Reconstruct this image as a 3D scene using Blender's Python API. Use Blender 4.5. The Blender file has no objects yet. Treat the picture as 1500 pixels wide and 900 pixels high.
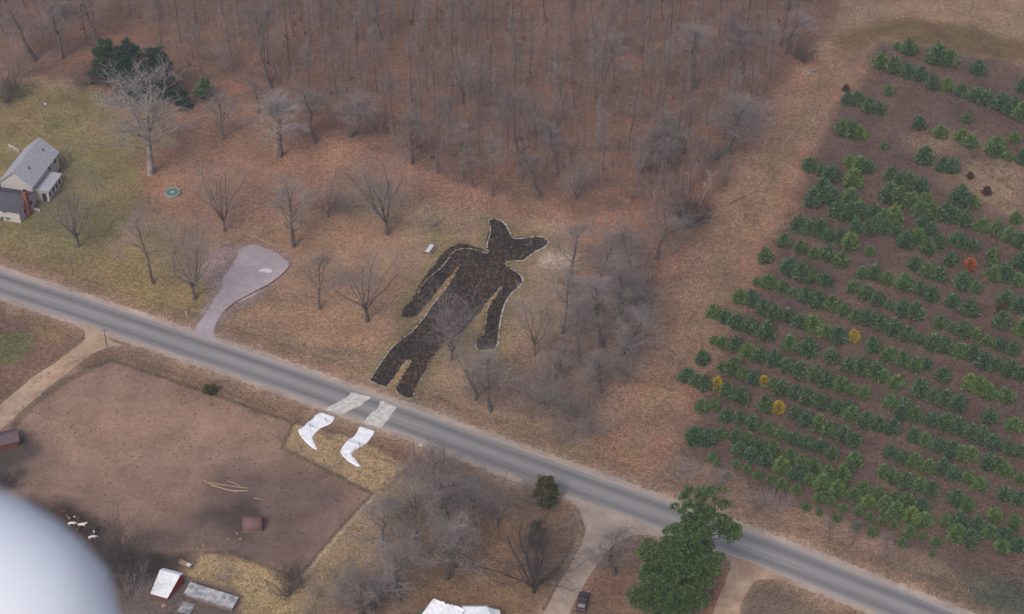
import bpy, math, random
import numpy as np
from mathutils import Vector, Matrix
# ------------------------------------------------------------------ camera, sky, sun, exposure
SC = bpy.context.scene
COL = SC.collection
F_PX, PITCH, ALT = 2600.0, math.radians(40), 241.0
cd = bpy.data.cameras.new('camera'); cam = bpy.data.objects.new('camera', cd); COL.objects.link(cam)
cam.location = (0, 0, ALT); cam.rotation_euler = (math.radians(90) - PITCH, 0, 0)
cd.sensor_width = 36; cd.lens = 36 * F_PX / 1500
cd.clip_start = 0.02; cd.clip_end = 20000
cd.dof.use_dof = True; cd.dof.focus_distance = 370; cd.dof.aperture_fstop = 4.0
SC.camera = cam
w = bpy.data.worlds.new('World'); SC.world = w; w.use_nodes = True
wn = w.node_tree; bg = wn.nodes['Background']
sky = wn.nodes.new('ShaderNodeTexSky'); sky.sky_type = 'NISHITA'; sky.sun_disc = False
SUN_EL, SUN_AZ = math.radians(48), math.radians(205)
sky.sun_elevation = SUN_EL; sky.sun_rotation = SUN_AZ
sky.air_density = 1.0; sky.dust_density = 4.0; sky.ozone_density = 1.0
wn.links.new(sky.outputs[0], bg.inputs[0]); bg.inputs[1].default_value = 0.13
sl = bpy.data.lights.new('sun', 'SUN'); sl.energy = 1.25; sl.angle = math.radians(22); sl.color = (1, 0.95, 0.88)
so = bpy.data.objects.new('sun', sl); COL.objects.link(so)
sd = Vector((math.sin(SUN_AZ) * math.cos(SUN_EL), math.cos(SUN_AZ) * math.cos(SUN_EL), math.sin(SUN_EL)))
so.rotation_euler = sd.to_track_quat('Z', 'Y').to_euler(); so.location = (0, 0, 400)
SC.view_settings.view_transform = 'Standard'; SC.view_settings.look = 'None'
SC.view_settings.exposure = 0.2; SC.view_settings.gamma = 1; SC.view_settings.use_curve_mapping = False
HAZE = 0.00026

# ------------------------------------------------------------------ helpers
cp, sp_ = math.cos(PITCH), math.sin(PITCH)
def G(u, v, z=0.0):
    """ground point seen at photo position (1500x900)"""
    a = (u - 750) / F_PX; b = -(v - 450) / F_PX
    d = Vector((a, cp + b * sp_, -sp_ + b * cp))
    t = (z - ALT) / d.z
    return Vector((d.x * t, d.y * t, z))
def PXM(v):                       # photo pixels per metre across, at photo row v
    return F_PX / ((ALT / -(-sp_ - (v - 450) / F_PX * cp)))
def HM(px, v):                    # metres of height for px photo rows at row v
    ang = PITCH + math.atan((v - 450) / F_PX)
    return px / (PXM(v) * math.cos(ang))
def S(r, g, b, k=1.0):
    f = lambda c: (c / 255 / 12.92 if c / 255 <= .04045 else ((c / 255 + .055) / 1.055) ** 2.4) * k
    return (f(r), f(g), f(b), 1)
def mesh_np(name, V, Fs, mat_idx=None):
    """V (n,3); Fs list of index arrays (m,k)"""
    me = bpy.data.meshes.new(name)
    V = np.asarray(V, dtype=np.float32)
    me.vertices.add(len(V)); me.vertices.foreach_set('co', V.ravel())
    Fs = [np.asarray(f, dtype=np.int32) for f in Fs if len(f)]
    tot = sum(f.size for f in Fs); nf = sum(len(f) for f in Fs)
    me.loops.add(tot); me.polygons.add(nf)
    me.loops.foreach_set('vertex_index', np.concatenate([f.ravel() for f in Fs]))
    starts = []; s = 0
    for f in Fs:
        starts.append(s + np.arange(len(f)) * f.shape[1]); s += f.size
    me.polygons.foreach_set('loop_start', np.concatenate(starts).astype(np.int32))
    me.update(calc_edges=True); me.validate()
    return me
class MB:
    def __init__(s): s.v = []; s.f = []
    def add(s, vs, fs):
        n = len(s.v); s.v += [tuple(v) for v in vs]; s.f += [tuple(i + n for i in f) for f in fs]
    def box(s, c, size, rz=0, rot=None):
        hx, hy, hz = size[0] / 2, size[1] / 2, size[2] / 2
        R = rot if rot is not None else Matrix.Rotation(rz, 3, 'Z')
        vs = [Vector(c) + R @ Vector((x * hx, y * hy, z * hz)) for z in (-1, 1) for x, y in ((-1, -1), (1, -1), (1, 1), (-1, 1))]
        s.add(vs, [(3, 2, 1, 0), (4, 5, 6, 7), (0, 1, 5, 4), (1, 2, 6, 5), (2, 3, 7, 6), (3, 0, 4, 7)])
    def tube(s, pts, rad, n=6, cap=True):
        pts = [Vector(p) for p in pts]; rad = rad if hasattr(rad, '__len__') else [rad] * len(pts)
        rings = []
        for i, p in enumerate(pts):
            d = (pts[min(i + 1, len(pts) - 1)] - pts[max(i - 1, 0)])
            d = d.normalized() if d.length > 1e-9 else Vector((0, 0, 1))
            a = d.orthogonal().normalized() if abs(d.z) < .9 else Vector((1, 0, 0)); a = (a - d * a.dot(d)).normalized()
            b = d.cross(a)
            rings.append([p + (a * math.cos(2 * math.pi * k / n) + b * math.sin(2 * math.pi * k / n)) * rad[i] for k in range(n)])
        vs = [q for r in rings for q in r]; fs = []
        for i in range(len(pts) - 1):
            for k in range(n):
                fs.append((i * n + k, i * n + (k + 1) % n, (i + 1) * n + (k + 1) % n, (i + 1) * n + k))
        if cap:
            fs.append(tuple(range(n))[::-1]); fs.append(tuple(range((len(pts) - 1) * n, len(pts) * n)))
        s.add(vs, fs)
    def prism(s, poly, z0, z1):
        n = len(poly)
        s.add([(x, y, z0) for x, y in poly] + [(x, y, z1) for x, y in poly],
              [tuple(range(n))[::-1], tuple(range(n, 2 * n))] + [(i, (i + 1) % n, n + (i + 1) % n, n + i) for i in range(n)])
    def sheet(s, pts4, th):        # slab through 4 points with thickness downward along its normal
        p = [Vector(q) for q in pts4]; nrm = (p[1] - p[0]).cross(p[2] - p[0]).normalized() * th
        s.add(p + [q - nrm for q in p], [(0, 1, 2, 3), (7, 6, 5, 4), (0, 4, 5, 1), (1, 5, 6, 2), (2, 6, 7, 3), (3, 7, 4, 0)])
    def build(s, name, mat, parent=None, smooth=False, bevel=0):
        me = bpy.data.meshes.new(name); me.from_pydata(s.v, [], s.f); me.update()
        o = bpy.data.objects.new(name, me); COL.objects.link(o)
        me.materials.append(mat)
        if smooth: me.polygons.foreach_set('use_smooth', [True] * len(me.polygons))
        if bevel:
            m = o.modifiers.new('bevel', 'BEVEL'); m.width = bevel; m.segments = 2
        if parent: o.parent = parent
        return o
def tag(o, label=None, cat=None, group=None, kind=None):
    if label: o['label'] = label
    if cat: o['category'] = cat
    if group: o['group'] = group
    if kind: o['kind'] = kind
    return o
def empty(name, loc, rz=0):
    o = bpy.data.objects.new(name, None); COL.objects.link(o); o.location = loc; o.rotation_euler = (0, 0, rz); o.empty_display_size = .5
    return o
def link_me(name, me, mat, parent=None):
    o = bpy.data.objects.new(name, me); COL.objects.link(o)
    if not me.materials: me.materials.append(mat)
    if parent: o.parent = parent
    return o
def copy_tree(o, parent=None):
    c = o.copy(); COL.objects.link(c)
    if parent: c.parent = parent
    for ch in o.children: copy_tree(ch, c)
    return c

# ------------------------------------------------------------------ materials
def new_mat(name):
    m = bpy.data.materials.new(name); m.use_nodes = True
    return m, m.node_tree, m.node_tree.nodes['Principled BSDF']
def noise(nt, coord, scale, detail=4, rough=.6):
    n = nt.nodes.new('ShaderNodeTexNoise'); n.inputs['Scale'].default_value = scale
    n.inputs['Detail'].default_value = detail; n.inputs['Roughness'].default_value = rough
    nt.links.new(coord, n.inputs['Vector']); return n.outputs['Fac']
def ramp(nt, fac, stops):
    r = nt.nodes.new('ShaderNodeValToRGB'); e = r.color_ramp.elements
    while len(e) < len(stops): e.new(.5)
    for i, (p, c) in enumerate(stops): e[i].position = p; e[i].color = c
    nt.links.new(fac, r.inputs[0]); return r.outputs[0]
def mix(nt, mode, fac, a, b):
    m = nt.nodes.new('ShaderNodeMix'); m.data_type = 'RGBA'; m.blend_type = mode
    for inp, v in ((m.inputs[0], fac), (m.inputs[6], a), (m.inputs[7], b)):
        if hasattr(v, 'links') or isinstance(v, bpy.types.NodeSocket): nt.links.new(v, inp)
        else: inp.default_value = v
    return m.outputs[2]
def geo_pos(nt):
    return nt.nodes.new('ShaderNodeNewGeometry').outputs['Position']
def obj_pos(nt):
    return nt.nodes.new('ShaderNodeTexCoord').outputs['Object']
def simple(name, c1, c2=None, scale=3, rough=.85, world=False, detail=4, rnd=0.0, lo=.35, hi=.65, metal=0.0, bump=0.0):
    m, nt, b = new_mat(name)
    b.inputs['Roughness'].default_value = rough; b.inputs['Metallic'].default_value = metal
    b.inputs['Specular IOR Level'].default_value = .25
    if c2 is None: c2 = tuple(x * .75 for x in c1[:3]) + (1,)
    co = geo_pos(nt) if world else obj_pos(nt)
    fac = noise(nt, co, scale, detail)
    col = ramp(nt, fac, [(lo, c1), (hi, c2)])
    if rnd:
        oi = nt.nodes.new('ShaderNodeObjectInfo')
        g = ramp(nt, oi.outputs['Random'], [(0, (1 - rnd, 1 - rnd, 1 - rnd, 1)), (1, (1 + rnd, 1 + rnd, 1 + rnd, 1))])
        col = mix(nt, 'MULTIPLY', 1.0, col, g)
    nt.links.new(col, b.inputs['Base Color'])
    if bump:
        bn = nt.nodes.new('ShaderNodeBump'); bn.inputs['Strength'].default_value = .6; bn.inputs['Distance'].default_value = bump
        nt.links.new(fac, bn.inputs['Height']); nt.links.new(bn.outputs[0], b.inputs['Normal'])
    return m
M = {}
M['bark'] = simple('bark', S(112, 103, 102), S(72, 65, 66), 1.2, rnd=.3)
M['bark_dark'] = simple('bark_dark', S(82, 72, 68), S(48, 42, 41), 1.2, rnd=.15)
M['bark_pale'] = simple('bark_pale', S(172, 160, 150), S(112, 102, 98), 1.0, rnd=.1)
M['twig'] = simple('twig', S(156, 145, 140), S(108, 98, 96), .3, rnd=.25)
M['twig_dark'] = simple('twig_dark', S(104, 94, 92), S(74, 66, 66), .3, rnd=.12)
M['twig_pale'] = simple('twig_pale', S(176, 166, 160), S(130, 120, 118), .3, rnd=.1)
def foliage(name, a, b_, c_):
    m, nt, b = new_mat(name); b.inputs['Roughness'].default_value = .75; b.inputs['Specular IOR Level'].default_value = .2
    isl = nt.nodes.new('ShaderNodeNewGeometry').outputs['Random Per Island']
    mx_ = nt.nodes.new('ShaderNodeMath'); mx_.operation = 'MULTIPLY_ADD'; mx_.inputs[1].default_value = .55; nt.links.new(isl, mx_.inputs[0])
    mn_ = nt.nodes.new('ShaderNodeMath'); mn_.operation = 'MULTIPLY'; mn_.inputs[1].default_value = .45; nt.links.new(noise(nt, obj_pos(nt), 2.2, 4, .7), mn_.inputs[0]); nt.links.new(mn_.outputs[0], mx_.inputs[2])
    col = ramp(nt, mx_.outputs[0], [(.2, a), (.5, b_), (.8, c_)])
    oi = nt.nodes.new('ShaderNodeObjectInfo')
    t = ramp(nt, oi.outputs['Random'], [(0, (.86, .92, 1.0, 1)), (.5, (1, 1, 1, 1)), (.85, (1.08, 1.04, .86, 1)), (1, (1.25, 1.14, .85, 1))])
    col = mix(nt, 'MULTIPLY', 1.0, col, t)
    if name == 'pine_needles_big':
        col = mix(nt, 'MULTIPLY', 1, col, ramp(nt, noise(nt, obj_pos(nt), .55, 3, .6), [(.38, (.8, .9, .95, 1)), (.5, (1, 1, 1, 1)), (.64, (1.3, 1.22, 1.0, 1))]))
    nt.links.new(col, b.inputs['Base Color']); return m
M['pine'] = foliage('pine_needles', S(42, 62, 48), S(72, 98, 70), S(132, 156, 116))
M['pine_light'] = foliage('pine_needles_light', S(52, 76, 50), S(86, 114, 68), S(142, 162, 104))
M['pine_big'] = foliage('pine_needles_big', S(40, 62, 46), S(68, 96, 62), S(122, 142, 88))
M['pine_far'] = foliage('pine_needles_far', S(32, 52, 44), S(46, 72, 56), S(66, 92, 70))
M['leaf_orange'] = simple('leaf_orange', S(196, 112, 44), S(146, 84, 36), 3)
M['leaf_yellow'] = simple('leaf_yellow', S(196, 168, 60), S(140, 128, 50), 3)
M['leaf_brown'] = simple('leaf_brown', S(104, 82, 60), S(76, 64, 48), 3)
M['juniper'] = foliage('juniper_needles', S(52, 60, 36), S(78, 82, 44), S(104, 104, 58))
M['wood_pale'] = simple('wood_pale', S(176, 152, 126), S(134, 112, 92), 2)
M['wood_grey'] = simple('wood_grey', S(142, 128, 116), S(108, 96, 88), 2)
M['wire'] = simple('wire', S(120, 112, 106), None, 2, .5)
M['white_paint'] = simple('white_paint', S(222, 220, 222), S(198, 196, 200), 1.2, .5)
M['steel_white'] = simple('steel_white', S(236, 240, 246), S(206, 212, 220), .8, .45)
M['dark'] = simple('dark_glass', S(40, 42, 48), None, 2, .25)
M['black'] = simple('black_rubber', S(34, 34, 36), None, 2, .8)

# ------------------------------------------------------------------ zones on the ground (in metres)
def gp(pts): return np.array([G(u, v)[:2] for u, v in pts])
def sdist(X, Y, poly):
    """signed distance to polygon, negative inside"""
    d = np.full(X.shape, 1e9); ins = np.zeros(X.shape, bool)
    n = len(poly)
    for i in range(n):
        ax, ay = poly[i]; bx, by = poly[(i + 1) % n]
        ex, ey = bx - ax, by - ay
        t = np.clip(((X - ax) * ex + (Y - ay) * ey) / (ex * ex + ey * ey + 1e-12), 0, 1)
        d = np.minimum(d, (X - ax - t * ex) ** 2 + (Y - ay - t * ey) ** 2)
        if ay != by:
            c = ((ay > Y) != (by > Y)) & (X < (bx - ax) * (Y - ay) / (by - ay) + ax)
            ins ^= c
    d = np.sqrt(d); return np.where(ins, -d, d)
def ldist(X, Y, pts):
    d = np.full(X.shape, 1e18)
    for i in range(len(pts) - 1):
        ax, ay = pts[i]; bx, by = pts[i + 1]; ex, ey = bx - ax, by - ay
        t = np.clip(((X - ax) * ex + (Y - ay) * ey) / (ex * ex + ey * ey), 0, 1)
        d = np.minimum(d, (X - ax - t * ex) ** 2 + (Y - ay - t * ey) ** 2)
    return np.sqrt(d)
def smooth(pts, k=6, closed=False):
    """Catmull-Rom"""
    P = [np.array(p, float) for p in pts]; n = len(P); out = []
    rng = range(n) if closed else range(n - 1)
    for i in rng:
        p0 = P[(i - 1) % n] if closed else P[max(i - 1, 0)]; p1 = P[i]; p2 = P[(i + 1) % n]
        p3 = P[(i + 2) % n] if closed else P[min(i + 2, n - 1)]
        for j in range(k):
            t = j / k
            out.append(.5 * ((2 * p1) + (-p0 + p2) * t + (2 * p0 - 5 * p1 + 4 * p2 - p3) * t * t + (-p0 + 3 * p1 - 3 * p2 + p3) * t ** 3))
    if not closed: out.append(P[-1])
    return np.array(out)
RNG = np.random.default_rng(7)
def vnoise(X, Y, scale, seed=0):
    """cheap smooth value noise, about -1..1"""
    r = np.random.default_rng(seed); T = r.uniform(-1, 1, (256, 256))
    x = X / scale; y = Y / scale; xi = np.floor(x).astype(int); yi = np.floor(y).astype(int)
    fx = x - xi; fy = y - yi; fx = fx * fx * (3 - 2 * fx); fy = fy * fy * (3 - 2 * fy)
    g = lambda a, b: T[a % 256, b % 256]
    return (g(xi, yi) * (1 - fx) + g(xi + 1, yi) * fx) * (1 - fy) + (g(xi, yi + 1) * (1 - fx) + g(xi + 1, yi + 1) * fx) * fy
def fbm(X, Y, scale, seed=0, o=4):
    s = 0; a = 1; t = 0
    for i in range(o): s = s + a * vnoise(X, Y, scale / 2 ** i, seed + i); t += a; a *= .6
    return s / t

road_px = [(-260, 335), (-120, 374), (0, 414), (130, 457), (275, 506), (380, 541), (490, 580), (610, 622), (727, 666), (830, 703), (977, 756), (1133, 813), (1250, 859), (1400, 920), (1560, 988), (1750, 1075)]
road_c = smooth(gp(road_px), 8)
road_l = road_c
burn_px = [(500 + a / 3, 300 + b / 3) for a, b in [(645,68),(685,64),(720,85),(740,120),(757,147),(800,148),(870,140),(903,155),(908,172),(880,195),(845,210),(805,243),(760,247),(723,255),(735,275),(775,300),(797,328),(788,352),(750,390),(722,430),(703,490),(692,560),(688,610),(668,635),(622,643),(592,630),(590,604),(620,578),(635,530),(640,480),(652,440),(704,370),(698,364),(680,385),(640,430),(610,470),(565,525),(530,568),(480,590),(440,620),(400,670),(370,730),(330,800),(305,852),(255,832),(240,808),(265,760),(300,702),(304,684),(294,680),(278,696),(246,740),(212,785),(195,803),(128,775),(132,760),(170,700),(230,620),(310,558),(360,500),(400,440),(448,384),(500,304),(522,270),(512,268),(492,298),(456,335),(404,402),(362,452),(326,492),(280,496),(266,480),(280,450),(300,430),(338,375),(365,320),(400,280),(440,225),(480,190),(520,172),(570,180),(620,200),(643,213),(641,180),(640,145),(655,110),(652,90)]]
def bt(a, b): return (420 + a / 6.43, 560 + b / 6.43)
boot1 = [bt(*p) for p in [(320,290),(380,305),(448,335),(410,395),(330,430),(275,475),(240,520),(255,560),(285,635),(262,632),(215,600),(165,550),(125,500),(108,455),(135,435),(170,410),(190,385),(250,345),(265,320)]]
boot2 = [bt(*p) for p in [(690,422),(760,440),(825,465),(790,530),(745,580),(690,615),(640,645),(612,690),(640,720),(675,765),(700,800),(670,798),(600,760),(550,720),(510,670),(510,640),(540,590),(580,545),(630,515),(665,470)]]
leg1 = [bt(*p) for p in [(620,98),(700,118),(790,142),(770,165),(690,225),(600,265),(520,305),(440,284),(360,260),(400,230),(500,180),(570,135)]]
leg2 = [bt(*p) for p in [(890,178),(960,205),(1035,240),(1010,270),(960,350),(915,400),(880,432),(800,410),(733,388),(745,345),(800,290),(850,250)]]
pad_px = [(423,387),(415,378),(402,370),(388,364),(376,360),(364,359),(351,366),(347,376),(343,386),(334,397),(327,407),(325,424),(315,437),(302,459),(291,474),(283,490),(300,494),(315,497),(313,488),(316,474),(325,459),(340,446),(364,437),(387,421),(410,404),(420,394)]
paddock_px = [(160,530),(295,575),(428,622),(414,656),(480,690),(543,723),(500,775),(440,843),(422,843),(380,826),(335,808),(300,812),(262,850),(180,880),(60,900),(-250,930),(-250,760),(-20,640),(30,598),(80,560)]
track_px = [(935,650),(985,540),(1045,420),(1105,300),(1160,190),(1215,100)]
zones = [  # colour, softness (m), polygon in photo positions, warp
 (S(120, 94, 82), 4, [(-900,120),(130,110),(150,140),(290,150),(420,150),(480,215),(600,260),(720,300),(850,330),(900,420),(960,460),(1030,330),(1100,220),(1170,110),(1230,0),(1300,-40),(2400,-40),(2400,-500),(-1200,-500)], 5),
 (S(150, 115, 96), 5, [(250,150),(420,165),(500,205),(620,250),(750,290),(860,320),(1010,300),(1010,390),(930,420),(850,400),(760,330),(640,300),(540,270),(470,330),(350,330),(300,340),(220,300),(215,260),(250,200)], 6),
 (S(154, 123, 100), 4, [(330,340),(440,300),(560,330),(640,330),(600,420),(560,520),(420,500),(320,490),(400,420)], 5),
 (S(128, 118, 82), 5, [(-500,110),(150,130),(200,190),(222,262),(190,310),(110,395),(0,380),(-500,330)], 5),
 (S(136, 118, 84), 3, [(-500,230),(110,385),(220,325),(290,370),(300,450),(280,480),(0,385),(-500,330)], 4),
 (S(150, 126, 104), 5, [(600,300),(830,330),(860,430),(870,560),(760,620),(620,590),(520,560),(590,470),(600,380)], 4),
 (S(126, 106, 94), 5, [(700,560),(860,440),(960,470),(940,560),(900,650),(780,620),(680,590)], 5),
 (S(102, 84, 77), 4, [(1235,130),(1290,60),(1400,75),(1500,95),(2300,300),(2300,1500),(1480,870),(1150,735),(950,650),(975,580),(1050,430),(1130,330),(1190,220)], 3),
 (S(138, 114, 98), 4, [(940,660),(1050,690),(1150,740),(1300,800),(1480,880),(1400,890),(1200,815),(980,735),(880,690),(905,660)], 3),
 (S(136, 115, 96), 7, [(1380,235),(1500,240),(1500,330),(1440,300),(1400,275)], 3),
 (S(128, 107, 92), 6, [(1320,200),(1420,190),(1450,215),(1340,225)], 3),
 (S(118, 94, 82), 3, [(-500,300),(0,440),(125,482),(60,545),(0,590),(-500,800)], 3),
 (S(142, 118, 90), 2, [(30,462),(110,480),(90,505),(40,490)], 2),
 (S(104, 104, 72), 2, [(-20,485),(30,490),(50,508),(20,530),(-20,535)], 2),
 (S(124, 100, 84), 2, [(150,505),(300,555),(600,655),(590,690),(545,723),(480,770),(400,640),(200,560),(60,570),(20,600),(-20,650),(-20,600),(100,525)], 2),
 (S(140, 115, 101), .7, paddock_px, .3),
 (S(150, 122, 106), 6, [(110,540),(300,590),(400,640),(300,690),(150,700),(60,620)], 6),
 (S(114, 95, 88), 6, [(330,690),(520,710),(480,790),(430,840),(300,800),(180,790)], 6),
 (S(84, 72, 67), 4, [(300,738),(365,735),(375,775),(345,795),(330,765),(285,752)], 3),  # dark paddock patch with the arched hut's shadow put into the colour
 (S(66, 55, 50), 4, [(50,725),(110,728),(150,760),(165,800),(270,810),(262,850),(200,880),(60,900)], 4),
 (S(88, 77, 72), 4, [(-60,650),(50,640),(60,665),(20,690),(15,730),(-60,740)], 3),
 (S(166, 142, 110), .5, [(432,622),(416,655),(546,722),(560,714),(598,682),(560,660),(500,636)], .3),
 (S(128, 104, 84), 4, [(600,690),(800,720),(858,760),(840,830),(800,900),(780,980),(450,980),(500,880),(560,780)], 4),
 (S(146, 126, 102), 2, [(547,726),(600,690),(622,700),(560,780),(500,850),(480,910),(430,905),(440,846)], 2),
 (S(166, 144, 108), 2, [(290,815),(335,812),(380,828),(440,848),(470,880),(440,905),(360,905),(350,870),(275,850),(262,850)], 2.5),
 (S(104, 93, 88), 2.5, [(150,860),(262,850),(350,878),(345,960),(100,960)], 2.5),
 (S(120, 97, 82), 3, [(870,800),(900,780),(980,785),(1050,800),(1065,850),(1030,960),(810,960),(845,860)], 2),
 (S(120, 104, 90), 2, [(1100,850),(1140,845),(1300,905),(1400,960),(1060,960)], 2),
 (S(78, 83, 72), 10, [(1330,840),(1520,850),(1700,960),(1700,1100),(1500,980),(1380,900)], 5),  # grass darkened: the blurred dark corner of the view is painted into it
 (S(110, 92, 66), 5, [(1215,50),(1330,25),(1430,40),(1560,80),(1560,100),(1430,80),(1300,55),(1230,95)], 3),
]
TRK = [(140,480),(165,500),(180,507),(150,512),(120,530),(90,553),(50,585),(20,612),(-20,650),(-80,710),(-110,690),(-40,620),(0,592),(45,556),(90,525),(118,503),(125,490),(122,478)]
JUNC = [(785,700),(815,720),(843,738),(857,775),(848,805),(828,840),(800,890),(770,960),(800,965),(838,890),(868,838),(893,805),(915,788),(940,784),(985,789),(1030,800),(1000,770),(900,735),(850,712)]
SND = [(1030,790),(1062,810),(1070,830),(1062,855),(1040,910),(1020,965),(1060,965),(1080,905),(1092,870),(1110,850),(1145,850),(1170,858),(1130,835),(1080,815)]
LINES = [([(671,394),(655,415),(640,437),(622,458)], (156,128,90), .9, .8), ([(731,424),(716,440),(702,463),(700,485)], (156,128,92), .8, .8), ([(597,532),(588,548),(575,566)], (156,128,92), .9, .8), ([(160,527),(295,572),(430,620)], (92,80,64), .35, .8), ([(430,621),(415,656),(480,689),(543,722)], (94,86,60), .45, .85), ([(433,623),(418,655),(482,686),(546,719)], (176,156,124), .3, .5),
 ([(547,727),(502,777),(444,845)], (176,156,128), .35, .7), ([(543,724),(498,773),(438,843)], (92,80,66), .3, .7), ([(598,684),(570,715)], (100,84,66), .3, .7), ([(432,617),(470,636),(520,655),(560,672),(598,686)], (112,88,70), .25, .6),
 ([(300,811),(335,807),(380,825),(422,842)], (98,82,64), .35, .7), ([(160,527),(100,556),(45,594),(20,625)], (98,86,72), .9, .6), ([(125,492),(100,512),(50,552),(0,594)], (104,84,70), .6, .5), ([(850,745),(859,775),(850,806),(828,843),(796,893)], (96,80,66), .4, .6), ([(700,727),(770,705),(815,722),(848,742)], (110,94,76), .3, .0),
 ([(940,779),(912,790),(890,806),(866,840),(836,893)], (136,96,76), .5, .8), ([(1060,835),(1056,862),(1030,915)], (150,104,84), .8, .7)]
QUIET = [S(150, 122, 106), S(114, 95, 88), S(84, 72, 67), S(66, 55, 50), S(88, 77, 72)]
def ground_colour(X, Y):
    C = np.empty(X.shape + (4,)); base = np.array(S(140, 118, 98)); C[...] = base
    wx = fbm(X, Y, 14, 11) ; wy = fbm(X, Y, 14, 31)
    fx = fbm(X, Y, 2.5, 51, 2); fy = fbm(X, Y, 2.5, 61, 2)
    def paint(d, col, soft, amt=1.0):
        t = np.clip(.5 - d / soft, 0, 1); t = (t * t * (3 - 2 * t) * amt)[..., None]
        C[...] = C * (1 - t) + np.array(col) * t
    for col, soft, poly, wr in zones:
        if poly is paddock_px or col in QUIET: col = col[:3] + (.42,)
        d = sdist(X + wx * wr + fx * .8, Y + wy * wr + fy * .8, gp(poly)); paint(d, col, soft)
    # orange leaf drifts and olive grass patches, large scale
    v = np.clip(fbm(X, Y, 22, 101) * 2.2 - .25, 0, 1) * (sdist(X, Y, gp(paddock_px)) > 0)
    pl = sdist(X, Y, gp(zones[7][2])) > 0
    t = (v * .3 * pl)[..., None]; C[...] = C * (1 - t) + np.array(S(154, 114, 92)) * t
    v = np.clip(fbm(X, Y, 7, 404, 5) * 3 - .2, 0, 1) * (sdist(X, Y, gp(zones[0][2])) < 0) * pl; t = (v * .5)[..., None]; C[...] = C * (1 - t) + np.array(S(146, 104, 82)) * t
    v = np.clip(fbm(X, Y, 15, 202) * 2.2 - .3, 0, 1)
    t = (v * .12)[..., None]; C[...] = C * (1 - t) + np.array(S(112, 104, 80)) * t
    # the wide mown strip beside the plantation, and wheel tracks on it
    tr = smooth(gp(track_px), 6); Xw, Yw = X + wx * 2.5 + fx * .5, Y + wy * 2.5 + fy * .5
    d = ldist(Xw, Yw, tr)
    paint(d - 8.0, S(138, 110, 92), 5, .85)
    v = np.clip(fbm(X, Y, 9, 333) * 3, 0, 1); paint(d - 9.5, S(150, 110, 88), 5, v * .45)
    paint(np.abs(d - 1.1) - .3 + wx * .8, S(112, 96, 80), 1.3, .55); paint(d - 3 + wx * 4, S(128, 112, 88), 4, .3)
    # rim of olive grass round the burnt figure, pale ash patch by the brim
    bp = gp(burn_px); near = (np.abs(X - bp[:, 0].mean()) < 60) & (np.abs(Y - bp[:, 1].mean()) < 70)
    db = np.full(X.shape, 99.0); db[near] = sdist(X[near], Y[near], bp)
    paint(db + fx * .9 - 2.2, S(126, 114, 84), 3.5, .7)
    paint(db + fx * .5 - .4, S(90, 78, 66), .8, .35)
    c = G(815, 385); paint(np.hypot((X - c.x) * .8, Y - c.y) - 3.2 + fx * 2.0 + wx * 2, S(176, 160, 146), 4, .8)
    c = G(640, 345); paint(np.hypot((X - c.x), Y - c.y) - 3 + fx, S(132, 122, 84), 5, .6)
    for uv_, rr2 in (((318,405), 4.0), ((335,372), 3.5), ((312,385), 3)):
        c = G(*uv_); paint(np.hypot(X - c.x, Y - c.y) - rr2 + fx * 2, S(160, 138, 142), 4, .55)
    for pl_, cc, wd in ((pad_px, (160, 142, 146), 4), (JUNC, (160, 144, 132), 2.5), (TRK, (150, 126, 106), 2.5), (SND, (162, 138, 116), 2.5)):
        q = gp(pl_); near = (np.abs(X - q[:, 0].mean()) < 70) & (np.abs(Y - q[:, 1].mean()) < 70); db = np.full(X.shape, 99.0)
        db[near] = sdist(X[near], Y[near], q); paint(db + fx * .9 - wd * .2, S(*cc), wd, .65)
    # verge of the road: rusty outer edge, then gravel
    dr = ldist(X, Y, road_l)
    paint(dr - 8.0 + fx * 1.5 + wx * 1.5, S(134, 108, 90), 3, .6)
    paint(dr - 6.6 + fx * .9 + wx * 1.2, S(150, 124, 104), 1.6, .6)
    paint(np.abs(dr - 8.6) - .35 + fx * .4, S(106, 92, 72), 1.0, .45)
    paint(dr - 5.3 + fx * .5 + wx * .6, S(160, 140, 124), 1.6, .8)
    for ln, cc, wd, am in LINES: paint(ldist(X + fx * .15, Y + fy * .15, gp(ln)) - wd, S(*cc), .6, am)
    return C
xs = np.concatenate([-np.geomspace(4000, 175, 28)[:-1], np.arange(-170, 170, .36), np.geomspace(171, 4000, 28)])
ys = np.concatenate([-np.geomspace(500, 20, 14)[:-1], np.linspace(0, 180, 30)[:-1], np.arange(182, 440, .38), np.geomspace(442, 5000, 34)])
XX, YY = np.meshgrid(xs, ys); nx, ny = len(xs), len(ys)
V = np.stack([XX, YY, np.zeros_like(XX)], -1).reshape(-1, 3)
ii = np.arange((ny - 1) * nx).reshape(ny - 1, nx)[:, :-1].ravel()
me = mesh_np('ground', V, [np.stack([ii, ii + 1, ii + 1 + nx, ii + nx], -1)])
ca = me.color_attributes.new('zone', 'FLOAT_COLOR', 'POINT')
ca.data.foreach_set('color', ground_colour(XX, YY).astype(np.float32).ravel())
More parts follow.
